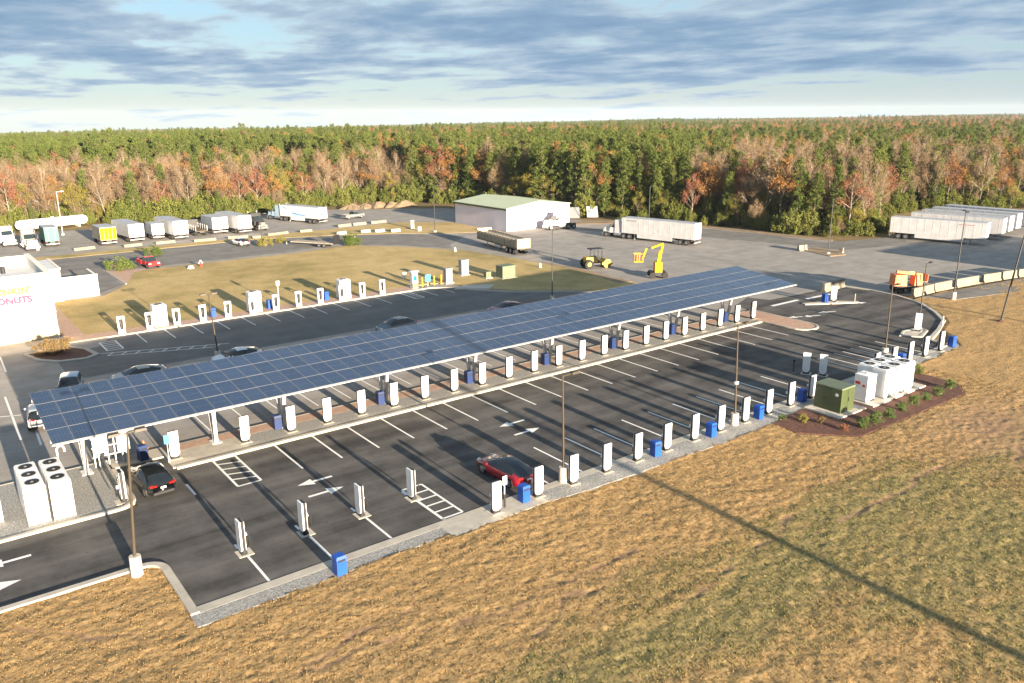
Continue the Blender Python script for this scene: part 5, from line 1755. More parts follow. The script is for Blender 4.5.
GB2 = 'concrete wheel blocks in front of the truck row'
blk = [(74, 251, 95, 248.5), (124, 247.5, 142, 245.5), (156, 244.5, 175, 242.5), (194, 242.2, 216, 240.2), (228, 239, 248, 237.6), (252, 238.5, 262, 237.8), (268, 236, 288, 233.5), (300, 232.5, 312, 231.5)]
for i, q in enumerate(blk):
    barrier(G(q[0], q[1]), G(q[2], q[3]), f'pale concrete block at the truck row, {ORD[i]} from the left', GB2, .6, .5)
blk2 = [(337, 235, 346, 233.8), (361, 233, 370, 232), (375, 232.6, 384.5, 231.6), (391, 232.3, 400, 231.4), (483, 231.2, 491, 230), (338, 227.5, 351, 226), (353, 225.8, 366, 224.4), (371, 224, 386, 222.4)]
for i, q in enumerate(blk2):
    barrier(G(q[0], q[1]), G(q[2], q[3]), ['white block just right of the swoosh trailer on the verge', 'left of three white blocks on the verge', 'middle of three white blocks on the verge', 'right of three white blocks on the verge',
                                           'white block on the grass in front of the warehouse side wall', 'pale block behind the verge near the swoosh trailer', 'pale block next along behind the verge', 'pale block at the right end behind the verge'][i], 'white blocks on the verge', .6, .6, trailerroof if i < 5 else None)
for px, py, h_, lab in ((412, 228.5, 1.6, 'white upright post on the verge left of the pole'), (419, 231, .7, 'low white box on the verge next to the post')):
    p = G(px, py)
    t = thing('utility_marker', lab, 'marker', (p.x, p.y, .08))
    ob('body', MB().box((0, 0, h_ / 2), (.7, .6, h_), taper=.92), white, t)
    ob('cap', MB().box((0, 0, h_ + .05), (.8, .7, .1)), white, t)

# ------------------------------------------------------------------ warehouse
t = thing('warehouse', 'low white metal warehouse with a pale green gabled roof', 'warehouse', (72.0, 99.3, 0))
WW, WL, EH, RH = 17.4, 19.8, 4.7, 5.75
ob('side_wall', MB().b2(0, .2, .2, WL, 0, EH), clady, t)
ob('side_wall', MB().b2(WW - .2, WW, .2, WL, 0, EH), clady, t)
for y0, y1 in ((0, .2), (WL - .2, WL)):
    ob('gable_wall', MB().prism_xz([(0, 0), (WW, 0), (WW, EH), (WW / 2, RH), (0, EH)], y0, y1), cladx, t)
for s_ in (0, 1):
    m = MB()
    e = .25
    xa = -e if s_ == 0 else WW + e
    za = EH - e * (RH - EH) / (WW / 2) + .06
    m.add([(xa, -e, za), (WW / 2, -e, RH + .06), (WW / 2, WL + e, RH + .06), (xa, WL + e, za), (xa, -e, za + .1), (WW / 2, -e, RH + .16), (WW / 2, WL + e, RH + .16), (xa, WL + e, za + .1)],
          [(4, 5, 6, 7), (3, 2, 1, 0), (0, 1, 5, 4), (1, 2, 6, 5), (2, 3, 7, 6), (3, 0, 4, 7)])
    ob('roof', m, greenroof, t)
ob('eave_trim', MB().b2(-.3, -.22, -.25, WL + .25, EH - .3, EH), greenbox, t)
ob('roller_door', MB().b2(3.6, 6.6, -.05, 0, 0, 3.6), trailerw, t)
ob('door', MB().b2(10.5, 11.5, -.05, 0, 0, 2.1), trailerw, t)
for k in range(4):
    ob('wall_vent', MB().b2(9.0 + 1.7 * k, 9.9 + 1.7 * k, -.06, 0, 2.9, 3.1), greybox, t)
ob('downpipe', MB().b2(WW - .25, WW - .15, -.12, -.02, 0, EH), white, t)
# tilted panels and scrap behind it
for i, (px, py) in enumerate(((574, 219), (592, 218))):
    p = G(px, py)
    t = thing('leaning_sheet', ['grey sheet leaning behind the warehouse right corner', 'pale sheet leaning right of the grey one behind the warehouse'][i], 'sheet', (p.x, p.y, .05), -.6)
    ob('sheet', MB().box((0, 0, 1.4), (2.6, .15, 3.0), rx=-.7), [deckm, trailerroof][i], t)
    ob('prop', MB().cyl((0, 1.2, 0), (0, .3, 2.0), .06, n=6), woodm, t)

# ------------------------------------------------------------------ shop at the left
t = thing('shop', 'tall white parapet shop building cut off by the left picture edge', 'shop', (-17.6, 64.2, 0))
SH, SD, SW = 7.3, 16.0, 26.0
ob('front_wall', MB().b2(-SW, 0, 0, .35, 0, SH), stucco, t)
ob('side_wall', MB().b2(-.35, 0, .352, SD, 0, SH), stucco, t)
ob('back_wall', MB().b2(-SW, -.352, SD - .35, SD, 0, SH), stucco, t)
ob('roof', MB().b2(-SW, -.352, .352, SD - .352, SH - 1.3, SH - 1.1), roofmem, t)
for nm, q in (('cornice', (-SW, .12, -.12, .47, SH, SH + .14)), ('cornice', (-.47, .12, .472, SD + .1, SH, SH + .14))):
    ob(nm, MB().b2(*q), stucco, t)
ob('base_course', MB().b2(-SW, .05, -.06, 0, 0, 1.25), stonebase, t)
ob('base_course', MB().b2(0, .05, 0, SD, 0, 1.25), stonebase, t)
ob('band', MB().b2(-SW, .06, -.08, 0, 2.9, 3.05), stucco, t)
ob('roof_unit', MB().b2(-8, -5.5, 6, 8.2, SH - 1.1, SH - .1), tanboard, t)
ob('vent_cap', MB().cyl((-3.5, 10, SH - 1.1), (-3.5, 10, SH - .3), .25, n=10), dark, t)
ob('wall_lamp', MB().b2(-4.1, -3.8, -.3, 0, 5.0, 5.45), galv, t)


def wall_text(txt, x0, z0, size, mat, parent, name):
    c = bpy.data.curves.new(name, 'FONT')
    c.body = txt
    c.size = size
    c.extrude = 0.05
    c.offset = 0.06
    c.space_character = 1.02
    o = bpy.data.objects.new(name, c)
    COL.objects.link(o)
    dg = bpy.context.evaluated_depsgraph_get()
    me = bpy.data.meshes.new_from_object(o.evaluated_get(dg))
    bpy.data.objects.remove(o)
    me.materials.clear()
    me.materials.append(mat)
    q = ob(name, me, None, parent, (x0, -.055, z0))
    q.rotation_euler = (math.pi / 2, 0, 0)
    return q


wall_text("DUNKIN'", -6.15, 5.42, 0.98, orangel, t, 'lettering')
wall_text('DONUTS', -6.15, 4.42, 0.98, magenta, t, 'lettering')
t = thing('shop_annex', 'lower white flat-roofed annex behind the shop', 'annex', (-17.0, 84.4, 0))
ob('wall', MB().b2(-8, 3.2, 0, 9, 0, 4.3), stucco, t)
ob('roof', MB().b2(-8.1, 3.3, -.1, 9.1, 4.3, 4.45), roofmem, t)
ob('roof_edge', MB().b2(3.0, 3.3, -.1, 9.1, 4.45, 4.6), stucco, t)
t = thing('bin_enclosure', 'white walled bin enclosure beside the lawn corner', 'enclosure', (-14.4, 85.6, 0))
ob('front_wall', MB().b2(-.6, 5.2, -.1, .2, 0, 2.9), stucco, t)
ob('side_wall', MB().b2(4.9, 5.2, .2, 6.0, 0, 2.9), stucco, t)
ob('side_wall', MB().b2(-.6, -.3, .2, 6.0, 0, 2.9), stucco, t)
ob('coping', MB().b2(-.66, 5.26, -.16, .26, 2.9, 3.0), stucco, t)
ob('skip', MB().b2(.6, 4.0, 1.5, 3.6, 0, 2.4), greenbox, t)

# gas tank
t = thing('gas_tank', 'long white horizontal gas tank on saddles at the wood edge', 'tank', (-9.8, 166.0, .0), .25)
m = MB()
n = 18
prof = [(-.0, .05), (.2, .6), (.5, .9), (1.0, 1.05), (14.3, 1.05), (14.8, .9), (15.1, .6), (15.3, .05)]
vs_, fs_ = [], []
for x, r_ in prof:
    for k in range(n):
        a = 2 * math.pi * k / n
        vs_.append((x, r_ * math.cos(a), 1.45 + r_ * math.sin(a)))
for i in range(len(prof) - 1):
    for k in range(n):
        k2 = (k + 1) % n
        fs_.append((i * n + k, i * n + k2, (i + 1) * n + k2, (i + 1) * n + k))
m.add(vs_, fs_)
ob('shell', m, white, t, smooth=True)
for x in (2.5, 7.8, 13.0):
    ob('saddle', MB().b2(x - .25, x + .25, -.9, .9, 0, .9), padm, t)
ob('valve_dome', MB().cyl((7.8, 0, 2.45), (7.8, 0, 2.75), .35, n=12), galv, t)
t = thing('timber_post', 'stout pale timber post standing behind the gas tank', 'post', tuple(G(18, 226)))
ob('shaft', MB().cyl((0, 0, 0), (0, 0, 4.6), .3, .24, n=10), tanboard, t)
ob('cap', MB().cyl((0, 0, 4.6), (0, 0, 4.75), .3, n=10), tanboard, t)

# ------------------------------------------------------------------ lawn furniture
t = thing('charging_kiosk', 'white and blue-green charging kiosk at the end of the far bays', 'charger', (27.2, 61.6, .12))
ob('cabinet', MB().b2(-.45, .45, -.35, .35, 0, 2.3), white, t)
ob('screen', MB().b2(-.3, .3, -.37, -.35, 1.1, 1.8), screenm, t)
ob('green_foot', MB().b2(-.46, .46, -.375, -.352, .05, .75), paleg, t)
ob('top_cap', MB().b2(-.6, .6, -.4, .4, 2.3, 2.45), white, t)
t = thing('accessible_sign', 'blue accessible parking sign on the lawn between yellow posts', 'sign', (29.3, 61.3, .12))
ob('post', MB().cyl((0, 0, 0), (0, 0, 1.8), .04, n=8), galv, t)
ob('plate', MB().b2(-.45, .45, -.06, -.03, .7, 1.7), bluesign, t)
for i, (x, lab) in enumerate(((28.5, 'yellow bollard left of the blue sign by the far bays'), (30.5, 'yellow bollard right of the blue sign by the far bays'), (31.7, 'rightmost yellow bollard beside the grey boxes'))):
    t = thing('yellow_bollard', lab, 'bollard', (x, 61.5, .1), 0, 'yellow bollards by the kiosk')
    ob('stem', MB().cyl((0, 0, 0), (0, 0, 1.35), .12, n=10), yellow, t)
    ob('cap', MB().cyl((0, 0, 1.35), (0, 0, 1.42), .12, .05, n=10), yellow, t)


def ubox(label, loc, w, d, h, mat, rz=0.0):
    t = thing('utility_box', label, 'utility box', loc, rz)
    ob('housing', MB().box((0, 0, h / 2 + .08), (w, d, h), taper=.98), mat, t)
    ob('lid', MB().box((0, 0, h + .13), (w + .08, d + .08, .1)), mat, t)
    ob('door_seam', MB().b2(-.01, .01, -d / 2 - .012, -d / 2, .15, h - .05), dark, t)
    ob('pad', MB().b2(-w / 2 - .2, w / 2 + .2, -d / 2 - .2, d / 2 + .2, -.05, .08), padm, t)
    return t


ubox('grey electrical box right of the yellow bollards', (33.0, 61.7, .1), 1.1, .8, 2.0, greybox)
ubox('pale grey electrical box on the lawn left of the green ones', (38.2, 65.3, .1), 1.3, .9, 2.2, greybox)
ubox('small pale green box between the grey box and the green transformer', (39.6, 61.0, .1), .9, .7, .8, paleg)
ubox('low light green transformer box on the lawn', (42.0, 59.6, .1), 2.4, 1.7, 1.7, paleg)
t = thing('white_pedestal', 'small white pedestal on the lawn left of the kiosk', 'pedestal', tuple(G(404, 279)))
ob('body', MB().b2(-.25, .25, -.2, .2, 0, .9), white, t)
ob('cap', MB().b2(-.3, .3, -.25, .25, .9, 1.0), white, t)
for px, py, lab in ((455, 252, 'tiny white peg in the lawn near the slat trailer'), (540, 268, 'small white marker peg at the lawn edge by the lamp pole')):
    p = G(px, py)
    t = thing('marker_peg', lab, 'marker', (p.x, p.y, .1))
    ob('peg', MB().box((0, 0, .35), (.35, .25, .7), taper=.7), white, t)
    ob('foot', MB().box((0, 0, .02), (.5, .4, .06)), padm, t)
p = G(201, 267)
t = thing('fire_hydrant', 'small red and white hydrant at the lawn top edge', 'hydrant', (p.x, p.y, .1))
ob('barrel', MB().cyl((0, 0, 0), (0, 0, .8), .2, .17, n=12), redm, t)
ob('bonnet', MB().cyl((0, 0, .8), (0, 0, 1.05), .23, .08, n=12), white, t)
ob('outlet', MB().cyl((-.35, 0, .6), (.35, 0, .6), .09, n=10), white, t)
p = G(191, 269)
t = thing('white_boulder', 'low white stone lying left of the hydrant', 'stone', (p.x, p.y, .1))
ob('stone', MB().box((0, 0, .2), (.9, .6, .45), taper=.6, rz=.4), white, t)
t = thing('thin_sign_post', 'thin bare sign post behind the far charging arches', 'sign post', (8.0, 63.6, .1))
ob('post', MB().cyl((0, 0, 0), (0, 0, 3.2), .05, n=8), galv, t)
ob('plate', MB().b2(-.25, .25, -.07, -.04, 2.5, 3.2), greybox, t)
#PART3
# ------------------------------------------------------------------ vegetation
def leaf_quads(mb, centers, sig, count, size, mat, r_, asp=.36):
    """small leaf faces scattered round clump centres"""
    for c in centers:
        k = count
        P = r_.normal(0, 1, (k, 3)) * np.asarray(sig) * 0.6 + np.asarray(c)
        A = r_.normal(0, 1, (k, 3)); A /= np.linalg.norm(A, axis=1)[:, None]
        B = np.cross(A, r_.normal(0, 1, (k, 3))); B /= np.linalg.norm(B, axis=1)[:, None]
        s_ = r_.uniform(.6, 1.25, k)[:, None] * size
        a, b = A * s_ * .5, B * s_ * asp
        vs_ = np.stack([P - a, P + b, P + a, P - b], 1).reshape(-1, 3)
        mb.add(vs_.tolist(), [(4 * i, 4 * i + 1, 4 * i + 2, 4 * i + 3) for i in range(k)], mat)


def make_pine(seed, Ht=16.0, low=None):
    r_ = np.random.default_rng(seed)
    tr, cr = MB(), MB()
    bend = r_.normal(0, .25, 2)
    def at(z):
        f = z / Ht
        return np.array([bend[0] * f * f * 2, bend[1] * f * f * 2, z])
    zs = np.linspace(0, Ht * .97, 6)
    for a, b in zip(zs[:-1], zs[1:]):
        tr.cyl(at(a), at(b), .22 * (1 - a / Ht) + .03, .22 * (1 - b / Ht) + .03, 6, 0, False)
    z0 = Ht * (low or r_.uniform(.30, .44))
    nb = 34 if low is None else 46
    cs = []
    for k in range(nb):
        f = (k + r_.uniform(0, 1)) / nb
        z = z0 + (Ht - z0) * f
        L = (0.45 + 2.0 * math.sin(math.pi * (.16 + .80 * f)) ** .8) * r_.uniform(.6, 1.15) * (1.05 - .5 * f)
        a = k * 2.399 + r_.uniform(-.4, .4)
        e = at(z) + np.array([math.cos(a) * L, math.sin(a) * L, .25 * L])
        tr.cyl(at(z), e, .05, .02, 3, 0, False)
        cs.append(e)
        if L > 1.3:
            cs.append(at(z) + (e - at(z)) * .55 + r_.normal(0, .25, 3))
    cs.append(at(Ht * .98))
    leaf_quads(cr, cs, (.60, .60, .40), 62, .36, 0, r_)
    return tr, cr


def make_hard(seed, Ht=15.0, leaves=1400, lsize=.5, bare=False, slim=1.0):
    r_ = np.random.default_rng(seed)
    tr, cr = MB(), MB()
    tips = []
    def grow(p, d, L, rad, lev):
        segs = 2 if lev < 2 else 1
        q = p
        for s_ in range(segs):
            d = d + r_.normal(0, .10, 3); d /= np.linalg.norm(d)
            e = q + d * L / segs
            tr.cyl(q, e, rad * (1 - .35 * s_ / segs), rad * (1 - .35 * (s_ + 1) / segs), 5 if lev < 1 else 3, 0, False)
            q = e
        if lev >= 3:
            tips.append(q); return
        kids = (10, 4, 3)[lev] if not bare else (13, 5, 4)[lev]
        for k in range(kids):
            a = 2 * math.pi * (k + r_.uniform(-.3, .3)) / kids
            sp = r_.uniform(.30, .75) * slim
            nd = d + sp * np.array([math.cos(a), math.sin(a), .15])
            nd[2] = max(nd[2], .12)
            nd /= np.linalg.norm(nd)
            if lev == 0:      # limbs leave the stem all the way up the crown
                f_ = .36 + .62 * (k + r_.uniform(0, 1)) / kids
                a = k * 2.399 + r_.uniform(-.5, .5)
                sp = r_.uniform(.75, 1.25) * (.55 + .6 * slim)
                nd = d + sp * np.array([math.cos(a), math.sin(a), 0])
                nd /= np.linalg.norm(nd)
                grow(p + (q - p) * f_, nd, L * r_.uniform(.26, .42) * (1.2 - .55 * f_), rad * .42, 1)
                continue
            st_ = p + (q - p) * r_.uniform(.45, 1.0)
            grow(st_, nd, L * r_.uniform(.50, .72), rad * .52, lev + 1)
        if lev < 2:
            grow(q, d, L * (.25 if lev == 0 else .6), rad * .5, lev + 1)
    grow(np.zeros(3), np.array([0, 0, 1.0]), Ht * .78, .13 if bare else .16, 0)
    tips = np.array(tips)
    # fit to height
    top = tips[:, 2].max()
    k = Ht / top
    tr.v = [(x * k, y * k, z * k) for x, y, z in tr.v]
    tips = tips * k
    if leaves:
        per = max(1, leaves // len(tips))
        leaf_quads(cr, tips, (.8, .8, .7), per, lsize, 0, r_)
    if bare:      # fine twigs
        leaf_quads(cr, tips, (.8, .8, 1.1), 6, .95, 0, r_, .04)
    return tr, cr


def make_shrub(seed, Ht=4.0, n=40):
    r_ = np.random.default_rng(seed)
    tr, cr = MB(), MB()
    cs = []
    for k in range(n):
        a = r_.uniform(0, 6.28); rr = math.sqrt(r_.uniform(0, 1)) * Ht * .55
        z = Ht * r_.uniform(.12, 1.0) * (1 - .35 * rr / (Ht * .55))
        cs.append(np.array([rr * math.cos(a), rr * math.sin(a), z]))
    for c in cs[:14]:
        tr.cyl((0, 0, 0), c, .06, .02, 3, 0, False)
    leaf_quads(cr, cs, (.45 * Ht / 4,) * 3, 60, .075 * Ht, 0, r_)
    return tr, cr


PROTO = []        # (name, trunk mesh, crown mesh, kind)


def proto(kind, pair, tm, cm):
    tr, cr = pair
    a = tr.mesh(kind + '_trunk', [tm])
    b = cr.mesh(kind + '_crown', [cm])
    j = MB()
    j.v = tr.v + cr.v
    j.f = tr.f + [tuple(i + len(tr.v) for i in f) for f in cr.f]
    j.m = [0] * len(tr.f) + [1] * len(cr.f)
    PROTO.append((kind, a, b, j.mesh(kind + '_whole', [tm, cm])))


for s_ in range(4):
    proto('pine_tree', make_pine(100 + s_, 16.0), trunkm, pine_leaf)
for s_ in range(3):
    proto('full_pine', make_pine(120 + s_, 15.0, .10 + .05 * s_), trunkm, pine_leaf)
for s_ in range(2):
    proto('yellow_tree', make_hard(200 + s_, 14.0, 2600, .32, slim=.8), trunkm, yellow_leaf)
for s_ in range(2):
    proto('orange_tree', make_hard(210 + s_, 14.5, 2600, .32, slim=.75), trunkm, orange_leaf)
for s_ in range(2):
    proto('russet_tree', make_hard(220 + s_, 13.5, 1900, .30, slim=.6), palebark, red_leaf)
for s_ in range(3):
    proto('bare_tree', make_hard(230 + s_, 15.5, 420, .26, bare=True, slim=.36), palebark, brown_leaf)
for s_ in range(2):
    proto('brown_tree', make_hard(240 + s_, 13.0, 1300, .26, bare=True, slim=.62), trunkm, brown_leaf)
for s_ in range(2):
    proto('shrub', make_shrub(250 + s_, 4.5, 46), trunkm, shrub_leaf)
KIDX = {}
for i, q in enumerate(PROTO):
    KIDX.setdefault(q[0], []).append(i)

# wood edge, from left to right
EDGE = [(-260, 150), (-60, 157), (-20, 163), (-8, 171), (8, 170), (22, 166), (40, 163), (56, 170), (75, 172), (90, 163), (97, 148), (98, 128), (99, 113), (106, 100), (111, 84), (114.5, 70),
        (115.5, 58), (117, 50.5), (128, 48.5), (150, 62), (172, 66), (190, 52), (235, 44), (420, 20)]
EPOLY = EDGE + [(9000, -600), (9000, 9000), (-6000, 9000), (-6000, 150)]


def weights(x, y, de, px):
    """what grows where: px = bearing across the picture (0 left .. 1 right), de = depth behind the wood edge"""
    W_ = dict(pine_tree=.0, yellow_tree=.0, orange_tree=.0, russet_tree=.0, bare_tree=.0, brown_tree=.0)
    n_ = float(fbm(np.array(x * .012), np.array(y * .012), 3, 41))
    far = float(fbm(np.array(x * .0025), np.array(y * .0025), 3, 55))
    if px < .40:
        if de < 75:
            W_.update(brown_tree=.42, bare_tree=.24, yellow_tree=.13, orange_tree=.05, russet_tree=.08, pine_tree=.08)
            if px > .26:
                W_.update(yellow_tree=.28, pine_tree=.2, orange_tree=.10)
        else:
            W_.update(pine_tree=.72, yellow_tree=.1, brown_tree=.1, russet_tree=.04)
    elif px < .68:
        if de < 40:
            W_.update(pine_tree=.58, yellow_tree=.14, orange_tree=.07, brown_tree=.06, bare_tree=.07, russet_tree=.08)
        else:
            W_.update(pine_tree=.78, yellow_tree=.08, brown_tree=.05, orange_tree=.05, russet_tree=.04)
    else:
        if de < 85:
            W_.update(bare_tree=.34, pine_tree=.30, russet_tree=.10, orange_tree=.13, yellow_tree=.10, brown_tree=.03)
        else:
            W_.update(pine_tree=.66, yellow_tree=.08, bare_tree=.1, orange_tree=.08, russet_tree=.06, brown_tree=.02)
    if de > 260 and far > .49:
        W_.update(brown_tree=.45, russet_tree=.22, orange_tree=.12, pine_tree=.16, yellow_tree=.05, bare_tree=0)
    elif de > 60 and n_ > .62:
        W_['orange_tree'] += .25
        W_['russet_tree'] += .2
    return W_


def scatter(r0, r1, sp):
    """jittered spots inside the wood, between two distances from the camera, within the wedge in view (and a little beside it)"""
    a0, a1 = YAW - R(37), YAW + R(37)
    out = []
    n_ = int((r1 - r0) / sp)
    for i in range(n_):
        r_ = r0 + (i + .5) * sp
        k = int((a1 - a0) * r_ / sp)
        a = a0 + (np.arange(k) + .5 + rng.uniform(-.42, .42, k)) * (a1 - a0) / k
        rr = r_ + rng.uniform(-.45, .45, k) * sp
        out.append(np.c_[CAM[0] + rr * np.cos(a), CAM[1] + rr * np.sin(a)])
    P = np.concatenate(out)
    P = P[inside(P[:, 0], P[:, 1], EPOLY)]
    return P


spots = []
for r0, r1, sp, sc_ in ((140, 300, 3.1, 1.0), (300, 600, 4.3, 1.0), (600, 1200, 8.5, 1.08), (1200, 2600, 14.0, 1.2), (2600, 6000, 27.0, 1.35)):
    P = scatter(r0, r1, sp)
    spots.append(np.c_[P, np.full(len(P), sc_)])
S_ = np.concatenate(spots)
DE = seg_dist(S_[:, 0], S_[:, 1], EDGE)
BR = np.degrees(np.arctan2(S_[:, 1] - CAM[1], S_[:, 0] - CAM[0]))
U = np.clip((.5 - np.tan(np.radians(BR) - YAW) * FPX / W), -.2, 1.2)
DC = np.hypot(S_[:, 0] - CAM[0], S_[:, 1] - CAM[1])
keep = DE > 1.0
# clearing behind the warehouse stays open; deep interior can thin out
S_, DE, U, DC = S_[keep], DE[keep], U[keep], DC[keep]
TZ = terrain_z(S_[:, 0], S_[:, 1])
inview = (U > -.01) & (U < 1.01)
order = np.argsort(np.where(inview, DE, 1e6) + 0.02 * DC)
near_ids = set(order[:290].tolist())
HS = {'pine_tree': 1.0, 'yellow_tree': .88, 'orange_tree': 1.0, 'russet_tree': 1.0, 'bare_tree': 1.02, 'brown_tree': .96}
pts, idxs, rots, scls = [], [], [], []
names_ = list(HS)
wcache = {}
count = {}
for i in range(len(S_)):
    x, y, sc_ = S_[i]
    w_ = weights(x, y, DE[i], U[i])
    ws = np.array([w_[k] for k in names_]); ws = np.cumsum(ws / ws.sum())
    kind = names_[int(np.searchsorted(ws, rng.uniform()))]
    kk = 'full_pine' if kind == 'pine_tree' and (DE[i] < 22 or (U[i] > .4 and DE[i] < 40)) and rng.uniform() < .75 else kind
    ip = KIDX[kk][rng.integers(len(KIDX[kk]))]
    h_ = HS[kind] * sc_ * rng.normal(1.0, .11)
    if U[i] < .40 and DE[i] < 75:
        h_ *= .76
    if U[i] > .66:
        h_ *= .85
    elif U[i] > .40:
        h_ *= .92
    if U[i] < .40 and DE[i] >= 75:
        h_ *= .95
    h_ = float(np.clip(h_, .55, 1.6))
    rz = rng.uniform(0, 6.283)
    z = float(TZ[i]) - .12
    if i in near_ids:
        count[kind] = count.get(kind, 0) + 1
        side = 'left, behind the truck park' if U[i] < .40 else ('in the middle, behind the warehouse' if U[i] < .66 else 'at the right, behind the concrete yard')
        lab = {'pine_tree': 'green pine', 'yellow_tree': 'yellow-green leafy tree', 'orange_tree': 'orange autumn tree', 'russet_tree': 'russet red autumn tree',
               'bare_tree': 'pale bare-stemmed tree', 'brown_tree': 'brown half-bare tree'}[kind] + ' at the wood edge ' + side
        t = thing(kind, lab, 'tree', (x, y, z), rz, lab.split(' at the')[0] + 's along the wood edge ' + side.split(',')[0])
        t.scale = (h_ * rng.uniform(.72, .92),) * 2 + (h_,)
        ob('trunk', PROTO[ip][1], None, t)
        ob('crown', PROTO[ip][2], None, t)
    else:
        pts.append((x, y, z)); idxs.append(ip); rots.append(rz); scls.append(h_)
# undergrowth and shrubs along the edge
shr = []
for (a, b) in zip(EDGE[:-1], EDGE[1:]):
    L = math.hypot(b[0] - a[0], b[1] - a[1])
    n_ = int(L / 2.6)
    for k in range(n_):
        f = (k + rng.uniform(0, 1)) / n_
        x, y = a[0] + (b[0] - a[0]) * f, a[1] + (b[1] - a[1]) * f
        shr.append((x + rng.normal(0, 1.0), y + rng.normal(0, 1.0) + .6))
for x, y in shr:
    br = math.atan2(y - CAM[1], x - CAM[0])
    u = .5 - math.tan(br - YAW) * FPX / W
    k_ = rng.uniform(.3, .75)
    if .12 < u < .43:
        k_ = rng.uniform(.7, 1.25)
    pts.append((x, y, -.12)); idxs.append(KIDX['shrub'][rng.integers(2)]); rots.append(rng.uniform(0, 6.28)); scls.append(k_)
    if .12 < u < .43:
        pts.append((x + rng.normal(0, 1.5), y + 4 + rng.normal(0, 1.5), -.12)); idxs.append(KIDX['shrub'][rng.integers(2)]); rots.append(rng.uniform(0, 6.28)); scls.append(k_ * 1.15)

# undergrowth inside the first rows
und = np.where((DE < 30) & (DC < 420))[0]
for j in und:
    for _ in range(2):
        kk = ['shrub', 'shrub', 'full_pine', 'brown_tree', 'yellow_tree'][rng.integers(5)]
        pts.append((S_[j, 0] + rng.normal(0, 1.6), S_[j, 1] + rng.normal(0, 1.6), float(TZ[j]) - .12))
        idxs.append(KIDX[kk][rng.integers(len(KIDX[kk]))]); rots.append(rng.uniform(0, 6.28))
        scls.append(rng.uniform(.55, 1.2) if kk == 'shrub' else rng.uniform(.22, .5))
src = bpy.data.collections.new('tree_sources')
for i, q in enumerate(PROTO):
    o = bpy.data.objects.new('src_%02d' % i, q[3])
    src.objects.link(o)
me = bpy.data.meshes.new('forest')
me.from_pydata(pts, [], [])
for an, typ, arr, dt in (('pick', 'INT', idxs, np.int32), ('spin', 'FLOAT', rots, np.float32), ('size', 'FLOAT', scls, np.float32)):
    a = me.attributes.new(an, typ, 'POINT')
    a.data.foreach_set('value', np.array(arr, dt))
forest = stuff(ob('forest', me, None))
tag(forest, 'mixed pine and autumn forest stretching to the horizon', 'forest')
ng = bpy.data.node_groups.new('forest_nodes', 'GeometryNodeTree')
ng.interface.new_socket('Geometry', in_out='INPUT', socket_type='NodeSocketGeometry')
ng.interface.new_socket('Geometry', in_out='OUTPUT', socket_type='NodeSocketGeometry')
gi, go = ng.nodes.new('NodeGroupInput'), ng.nodes.new('NodeGroupOutput')
ci = ng.nodes.new('GeometryNodeCollectionInfo')
ci.inputs['Collection'].default_value = src
ci.inputs['Separate Children'].default_value = True
ci.inputs['Reset Children'].default_value = True
iop = ng.nodes.new('GeometryNodeInstanceOnPoints')
iop.inputs['Pick Instance'].default_value = True


def nattr(nm, typ):
    n = ng.nodes.new('GeometryNodeInputNamedAttribute')
    n.data_type = typ
    n.inputs['Name'].default_value = nm
    return n.outputs[0]


cxyz = ng.nodes.new('ShaderNodeCombineXYZ')
ng.links.new(nattr('spin', 'FLOAT'), cxyz.inputs['Z'])
ng.links.new(gi.outputs[0], iop.inputs['Points'])
ng.links.new(ci.outputs[0], iop.inputs['Instance'])
ng.links.new(nattr('pick', 'INT'), iop.inputs['Instance Index'])
ng.links.new(cxyz.outputs[0], iop.inputs['Rotation'])
csz = ng.nodes.new('ShaderNodeCombineXYZ')
wid = ng.nodes.new('ShaderNodeMath')
wid.operation = 'MULTIPLY'
wid.inputs[1].default_value = 0.84
sz_ = nattr('size', 'FLOAT')
ng.links.new(sz_, wid.inputs[0])
ng.links.new(wid.outputs[0], csz.inputs['X'])
ng.links.new(wid.outputs[0], csz.inputs['Y'])
ng.links.new(sz_, csz.inputs['Z'])
ng.links.new(csz.outputs[0], iop.inputs['Scale'])
ng.links.new(iop.outputs[0], go.inputs[0])
md = forest.modifiers.new('trees', 'NODES')
md.node_group = ng

# single bushes
bs = {}


def bush(label, loc, h_, mat, name='bush', sx_=1.0, seed=300, n=26, twigs=trunkm, group=None):
    key = (seed, mat.name, n)
    if key not in bs:
        tr, cr = make_shrub(seed, 1.0, n)
        bs[key] = (tr.mesh('stems', [twigs]), cr.mesh('foliage', [mat]))
    t = thing(name, label, 'bush', loc, rng.uniform(0, 6), group)
    t.scale = (h_ * sx_, h_ * sx_, h_)
    ob('stems', bs[key][0], None, t)
    ob('foliage', bs[key][1], None, t)
    return t


